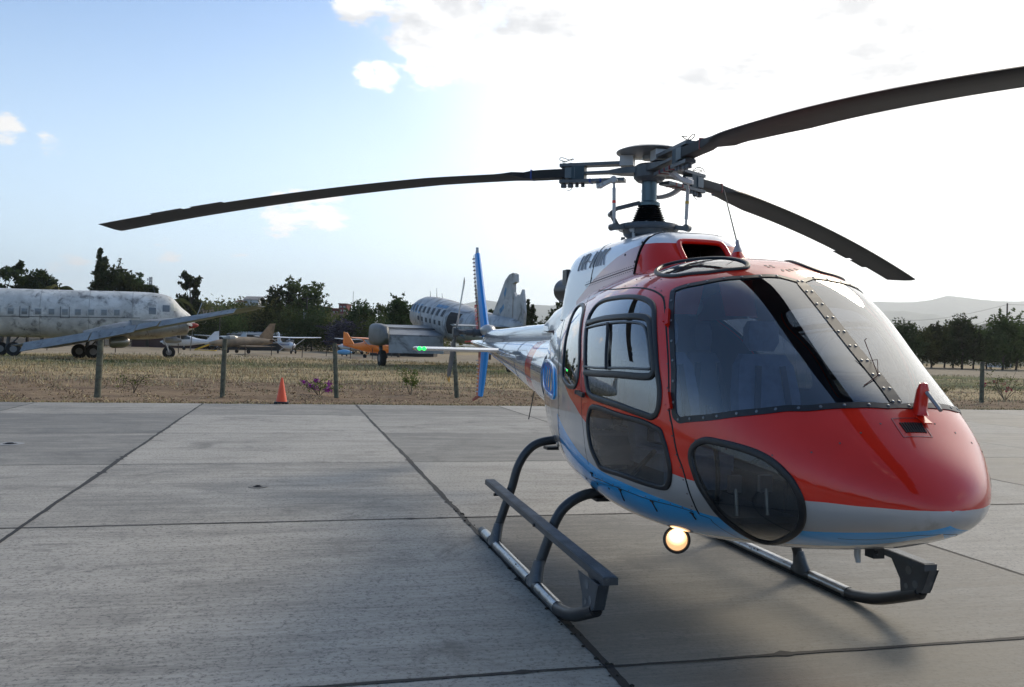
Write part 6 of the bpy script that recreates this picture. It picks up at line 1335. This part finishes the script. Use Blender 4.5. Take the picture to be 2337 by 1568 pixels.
# ---- light aeroplanes
def light_plane(name, loc, hd, label, body, wing=None, high=True, L_=8., span=11., stripe=None, canopy=None, fin=None, prop=True, s=1., low_tail=False, kind='cessna'):
    e = empty(name, loc, math.atan2(hd[1], hd[0])); tag(e, label, 'aeroplane'); wing = wing or body
    mb = MB(); prof = [(-4.9, 1.45, 1.35, .06), (-3.6, 1.55, 1.12, .2), (-2.0, 1.75, .85, .38), (-1.0, 2.05, .68, .5), (.0, 2.15, .62, .56), (.9, 2.05, .60, .56), (1.4, 1.62, .60, .54), (2.3, 1.55, .66, .48), (2.75, 1.42, .78, .38), (2.9, 1.25, .95, .2)]
    if kind == 'jet': prof = [(-4.2, 1.75, 1.2, .25), (-3, 1.9, 1.0, .42), (-1, 2.0, .8, .6), (.8, 1.95, .75, .62), (2.2, 1.75, .75, .5), (3.6, 1.5, .85, .34), (4.4, 1.25, 1.0, .12)]
    pc = crv(prof, 3); mb.loft([[Vector((x, w * math.sin(a) * (1 if True else 1), (zt + zb) / 2 + (zt - zb) / 2 * math.cos(a))) for a in [2 * math.pi * k / 18 for k in range(18)]] for x, zt, zb, w in pc]); f = mb.build('fuselage', body, e)
    if stripe:
        mb = MB()
        for sd in (-1, 1):
            for z0 in (.0, -.16):
                pts = [(x, sd * (np.interp(x, [-4.9, -3.6, -2, -1, 0, .9, 2.3, 2.75], [.05, .2, .375, .49, .55, .55, .47, .38]) + .012), 1.25 + z0 * (1 + .1 * x) * .8 + max(0, -x - 1) * .03) for x in np.linspace(-4.3, 2.6, 16)]
                for a, b in zip(pts, pts[1:]): mb.obox(a, b, .02, .09 if z0 == 0 else .05)
        mb.build('stripe', stripe, f, False)
    wz = 2.14 if high else .85
    mb = MB()
    if kind == 'jet': rings = [[Vector((x0 + ch_ * a, y, wz + .05 * abs(y) * .3 + th * b)) for a, b in ((.5, 0), (.2, .5), (-.5, 0), (.2, -.5))] for y, x0, ch_, th in ((-span / 2, -.9, 1.1, .1), (0, .0, 2.2, .26), (span / 2, -.9, 1.1, .1))]
    else: rings = [[Vector((x0 + ch_ * a, y, wz + .03 * abs(y) + th * b)) for a, b in ((.5, 0), (.3, .5), (-.2, .35), (-.5, 0), (-.2, -.3), (.3, -.4))] for y, x0, ch_, th in ((-span / 2, .25, 1.1, .12), (-span / 2 * .55, .3, 1.6, .2), (0, .3, 1.62, .22), (span / 2 * .55, .3, 1.6, .2), (span / 2, .25, 1.1, .12))]
    mb.loft(rings); mb.build('wing', wing, e)
    mb = MB(); mb.loft([[Vector((-4.4 + c * a, y, 1.42 + th * b + (.3 if kind == 'jet' else 0))) for a, b in ((.5, 0), (0, .5), (-.5, 0), (0, -.5))] for y, c, th in ((-1.8, .7, .06), (0, 1.2, .1), (1.8, .7, .06))]); mb.build('tailplane', body, e)
    mb = MB(); pf = [(-3.1, 1.5), (-4.35, 2.85), (-4.95, 2.95), (-5.0, 1.4)] if kind != 'jet' else [(-2.2, 1.85), (-3.9, 3.7), (-4.7, 3.75), (-4.3, 1.7)]; mb.loft([[Vector((x, -.05, z)) for x, z in pf], [Vector((x, .05, z)) for x, z in pf]]); mb.build('tail_fin', fin or body, e, False)
    gm_ = canopy or mat('far_glass', (.03, .04, .05), .12, 0, .6)
    mb = MB()
    if kind == 'jet': mb.lathe([(.02, 0), (.3, .1), (.45, .6), (.42, 1.3), (.1, 1.9)], (.6, 0, 1.72), 14, (1, 0, .0))
    else: mb.loft([[Vector((x, w * sx, z)) for sx, z in ((-1, z0), (-.9, z1), (.9, z1), (1, z0))] for x, w, z0, z1 in ((-.9, .52, 1.62, 2.02), (0, .58, 1.55, 2.12), (.8, .58, 1.55, 2.09), (1.45, .56, 1.55, 1.64))])
    mb.build('cabin_glass', gm_, e, False)
    if high and kind != 'jet':
        for sd in (-1, 1): mb = MB(); mb.tube([(.35, sd * .5, .75), (.45, sd * span * .26, wz)], .05, 6); mb.build('wing_strut', body, e)
    for x, y in ((2.0, 0), (-.1, 1.2), (-.1, -1.2)):
        mb = MB(); mb.lathe([(.12, -.08), (.22, -.08), (.24, 0), (.22, .08), (.12, .08)], (x, y, .235), 14, (0, 1, 0)); o = mb.build('wheel', TYRE, e); mb = MB(); mb.tube([(x, y, .25), (x, y * .35, .8)], .04, 6); mb.build('leg', body, e)
    if prop and kind != 'jet': mb = MB(); mb.lathe([(.17, 0), (.12, .2), (.01, .32)], (2.9, 0, 1.15), 12, (1, 0, 0)); sp_ = mb.build('spinner', body, e); mb = MB(); mb.obox((3.0, -.16, .25), (3.0, .16, 2.05), .12, .03, (1, 0, 0)); mb.build('propeller', BLKM, e, False)
    if kind == 'jet': mb = MB(); mb.lathe([(.28, 0), (.20, .02), (.18, .3)], (-4.22, 0, 1.47), 14, (1, 0, 0)); mb.build('jet_pipe', mat('dull_red', (.25, .02, .03), .7), e)
    return e
WP = mat('plane_white', (.66, .68, .70), .4, 0, .5, var=.05); BST = mat('stripe_blue', (.03, .07, .22), .5)
c = at(655, 790, 118); light_plane('light_aeroplane', (c.x, 118, 0), (.50, -.87), 'white high-wing light aeroplane with blue stripes facing the camera', WP, stripe=BST, span=9.0)
c = at(418, 790, 128); light_plane('light_aeroplane', (c.x, 128, 0), (-.93, -.36), 'white high-wing light aeroplane half hidden behind the airliner nose wheel', WP)
CAMO = mat('desert_camouflage', (.22, .165, .11), .7, var=.4, vscale=.5, dirt=(.10, .10, .07), dirtamt=.5)
c = at(552, 790, 104); light_plane('camouflaged_jet', (c.x, 104, .1), (-.62, -.78), 'tan and olive camouflaged jet with a tall swept fin', CAMO, high=False, span=9.5, kind='jet', fin=mat('fin_tan', (.22, .15, .09), .8, var=.3, vscale=1), canopy=mat('hazed_canopy', (.25, .25, .22), .3))
c = at(470, 790, 128); light_plane('light_aeroplane', (c.x - 2, 140, 0), (-.9, .3), 'pale blue and white aeroplane half hidden behind the camouflaged jet', mat('pale_blue_white', (.40, .47, .52), .5), high=True, kind='cessna')
ORG = mat('orange_yellow', (.88, .22, .006), .5, 0, .4, var=.05)
c = at(852, 790, 98); light_plane('orange_aeroplane', (c.x, 98, 0), (.80, -.60), 'bright orange-yellow aeroplane beside the transport nacelle', ORG, high=True, span=8., canopy=mat('pale_canopy', (.3, .32, .34), .2))
c = at(815, 790, 128); light_plane('light_aeroplane', (c.x, 128, 0), (-.75, -.66), 'small white aeroplane with dark blue belly behind the orange one', WP, stripe=BST, high=True)
c = gx(786, 108); mb = MB(); mb.lathe([(.03, -.95), (.22, -.7), (.34, -.2), (.34, .25), (.2, .75), (.03, .98)], (0, 0, .5), 18, (1, .1, 0)); o = empty('drop_tank', c); tag(o, 'light blue drop tank lying in the field left of the orange aeroplane', 'tank'); mb.build('tank_shell', mat('tank_blue', (.14, .38, .62), .45), o); mb = MB(); mb.box((-.3, -.2, 0), (-.2, .2, .22)); mb.build('cradle', BLKM, o, False); mb = MB(); mb.box((.25, -.2, 0), (.35, .2, .22)); mb.build('cradle', BLKM, o, False)
YEL = mat('cart_yellow', (.62, .40, .03), .6)
o = empty('boarding_stairs', gx(470, 122)); tag(o, 'small yellow boarding stairs left of the camouflaged jet', 'stairs')
mb = MB(); mb.obox((-1.4, -.4, .2), (1.2, -.4, 1.25), .08, .12); mb.build('stringer', YEL, o, False); mb = MB(); mb.obox((-1.4, .4, .2), (1.2, .4, 1.25), .08, .12); mb.build('stringer', YEL, o, False)
for k in range(6): mb = MB(); x = -1.2 + k * .42; mb.box((x, -.38, .3 + k * .165), (x + .25, .38, .34 + k * .165)); mb.build('tread', YEL, o, False)
mb = MB(); mb.box((-1.5, -.5, .08), (1.4, .5, .16)); mb.build('chassis', YEL, o, False)
# ---- sheds, houses and masts
def house(name, px0, px1, ytop, ybot, D, label, wallm, roofm=None, depth=6., gable=0., wins=(), cat='house'):
    a, b = at(px0, ytop, D), at(px1, ytop, D); zb = min(at(px0, ybot, D).z, a.z - 2) - 1.0; w = b.x - a.x; e = empty(name, (a.x, D, zb)); tag(e, label, cat); H = a.z - zb
    mb = MB(); mb.box((0, 0, 0), (w, depth, H)); wl = mb.build('wall', wallm, e, False)
    mb = MB(); ov = .25
    if gable: mb.loft([[Vector((x, -ov, H)), Vector((x, depth / 2, H + gable)), Vector((x, depth + ov, H)), Vector((x, depth + ov, H + .12)), Vector((x, depth / 2, H + gable + .12)), Vector((x, -ov, H + .12))] for x in (-ov, w + ov)]); mb.add([(0, 0, H), (0, depth, H), (0, depth / 2, H + gable)], [(0, 1, 2)])
    else: mb.box((-ov, -ov, H), (w + ov, depth + ov, H + .25))
    mb.build('roof', roofm or wallm, e, False)
    for (fx, fz, fw, fh) in wins:
        mb = MB(); mb.box((w * fx, -.06, H * fz), (w * (fx + fw), .0, H * (fz + fh))); f = mb.build('window', mat('window_frame_pale', (.5, .5, .48), .6), e, False)
        mb = MB(); mb.box((w * fx + .12, -.08, H * fz + .12), (w * (fx + fw) - .12, -.065, H * (fz + fh) - .12)); mb.build('pane', WGL, f, False)
    return e
WHH = mat('house_white', (.62, .63, .63), .8, var=.05); REDH = mat('house_red', (.20, .05, .045), .8, var=.1); GRH = mat('house_grey', (.24, .23, .21), .85, var=.1); RRF = mat('roof_brown', (.16, .08, .06), .8)
house('hill_house', 556, 590, 684, 700, 250, 'white house with a gabled roof on top of the hill', WHH, GRH, 7, 1.1, ((.15, .62, .2, .2), (.6, .62, .2, .2)))
house('hill_house', 538, 557, 689, 700, 248, 'low white house with a brown roof left of the gabled one', WHH, RRF, 6, .6, ((.3, .6, .3, .2),))
house('apartment_house', 773, 791, 694, 720, 250, 'tall dark red house with two rows of windows', REDH, mat('roof_red_grey', (.16, .09, .08), .8), 7, 0, ((.12, .78, .28, .1), (.58, .78, .28, .1), (.12, .52, .28, .1), (.58, .52, .28, .1)))
house('apartment_house', 756, 773, 705, 722, 252, 'lower dark red wing left of the tall red house', REDH, None, 6, 0, ((.2, .65, .25, .14), (.6, .65, .25, .14)))
house('apartment_house', 755, 790, 717, 726, 240, 'reddish grey terrace wall in front of the tall red house', mat('wall_pink_grey', (.26, .15, .13), .85), None, 3, 0)
house('apartment_house', 724, 746, 701, 720, 250, 'red house cut off by trees left of the tall red house', mat('house_red_b', (.26, .06, .045), .8), None, 7, 0, ((.55, .6, .25, .14),))
house('grey_building', 791, 822, 711, 730, 246, 'long grey building right of the tall red house', GRH, None, 8, 0, tuple((.08 + k * .22, .72, .14, .1) for k in range(4)), 'building')
house('hill_house', 447, 512, 697, 704, 256, 'long low pale building on the hill crest above the jet', GRH, mat('roof_pale', (.4, .4, .4), .8), 6, 0)
house('shed', 520, 640, 763, 790, 150, 'low shed with a light grey roof behind the camouflaged jet', mat('shed_dark', (.05, .045, .04), .9), mat('roof_light', (.24, .28, .32), .6), 9, .5, (), 'shed')
house('shed', 845, 990, 770, 790, 118, 'dark low shed behind the transport nacelle', mat('shed_dark', (.05, .045, .04), .9), GRH, 6, .4, (), 'shed')
house('shed', 300, 470, 766, 792, 150, 'low shed seen under the airliner belly', mat('shed_brown', (.09, .05, .045), .9), GRH, 6, .4, (), 'shed')
def pole(name, px, yt, D, r, label, arms=(), box=False, lattice=False, zb=0., cat='pole'):
    t_ = at(px, yt, D); e = empty(name, (t_.x, D, zb)); tag(e, label, cat); H = t_.z - zb; mb = MB(); 
    if lattice:
        for dx, dy in ((-.35, -.35), (.35, -.35), (.35, .35), (-.35, .35)): mb.tube([(dx, dy, 0), (dx * .5, dy * .5, H)], .06, 4)
        for k in range(12): z = H * k / 12; q = .35 * (1 - .5 * k / 12); mb.tube([(-q, -q, z), (q, -q, z + H / 12)], .04, 4); mb.tube([(q, -q, z), (-q, -q, z + H / 12)], .04, 4)
        tag(mb.build('lattice', OLDD, e), kind='stuff')
        for k in range(3): mb = MB(); z = H - .3 - k * .8; mb.box((-.5, -.5, z - .5), (-.3, -.3, z)); mb.build('panel_antenna', LGREY, e, False); mb = MB(); mb.box((.3, -.5, z - .5), (.5, -.3, z)); mb.build('panel_antenna', LGREY, e, False)
    else: mb.tube([(0, 0, 0), (0, 0, H)], [r, r * .75], 8); mb.build('shaft', mat('pole_dark', (.05, .042, .036), .9), e)
    for z in arms: mb = MB(); mb.box((-.9, -.05, H - z - .06), (.9, .05, H - z + .06)); mb.build('cross_arm', mat('pole_dark', (.05, .042, .036)), e, False)
    if box: mb = MB(); mb.tube([(-.35, 0, H * .58), (-.35, 0, H * .70)], .26, 12); mb.build('transformer', LGREY, e)
    return e
PGN = 'utility poles in the distance'
pole('utility_pole', 701, 676, 150, .13, 'wooden utility pole with a pale transformer below the open-crowned tree', (.4,), True)
pole('utility_pole', 502, 722, 140, .10, 'thin bluish pole behind the airliner propeller', ())
pole('utility_pole', 672, 740, 150, .12, 'dark pole with a cross arm among the slope bushes', (.3, 1.0))
pole('utility_pole', 1231, 736, 150, .12, 'pole with two cross arms above the helicopter tail boom', (.2, .9))
pole('radio_mast', 806, 665, 260, .08, 'slender radio mast right of the red houses', (), cat='mast', zb=8)
pole('cell_mast', 344, 632, 170, .2, 'short lattice mast with panel antennas behind the airliner', (), lattice=True, cat='mast')
pole('utility_pole', 2298, 692, 150, .16, 'thick bare pole above the right-hand tree row', ())
mb = MB()
for dz, y0 in ((0., 695), (.0, 722)):
    a, b = at(2298, y0, 150), at(1960, y0 + 28, 175); mb.tube([a.lerp(b, t) + Vector((0, 0, -1.6 * math.sin(math.pi * t))) for t in np.linspace(0, 1, 14)], .02, 4); a2_, b2_ = at(2298, y0, 150), at(2600, y0 + 8, 140); mb.tube([a2_.lerp(b2_, t) for t in np.linspace(0, 1, 5)], .02, 4)
tag(mb.build('power_lines', BLKM), 'thin power lines running from the bare pole above the right-hand trees', 'power lines')
mb = MB(); o = empty('white_wall', (0, 0, 0)); a, b = at(2235, 838, 128), at(2330, 838, 128); 
a, b = at(2252, 829, 170), at(2310, 829, 170); mb = MB(); mb.box((a.x, 170, 0), (b.x, 170.3, .9)); bpy.data.objects.remove(o); tag(mb.build('low_white_wall', WHH, None, False), 'low white wall far behind the trunks of the right-hand row', 'wall')
for p in range(0): pass
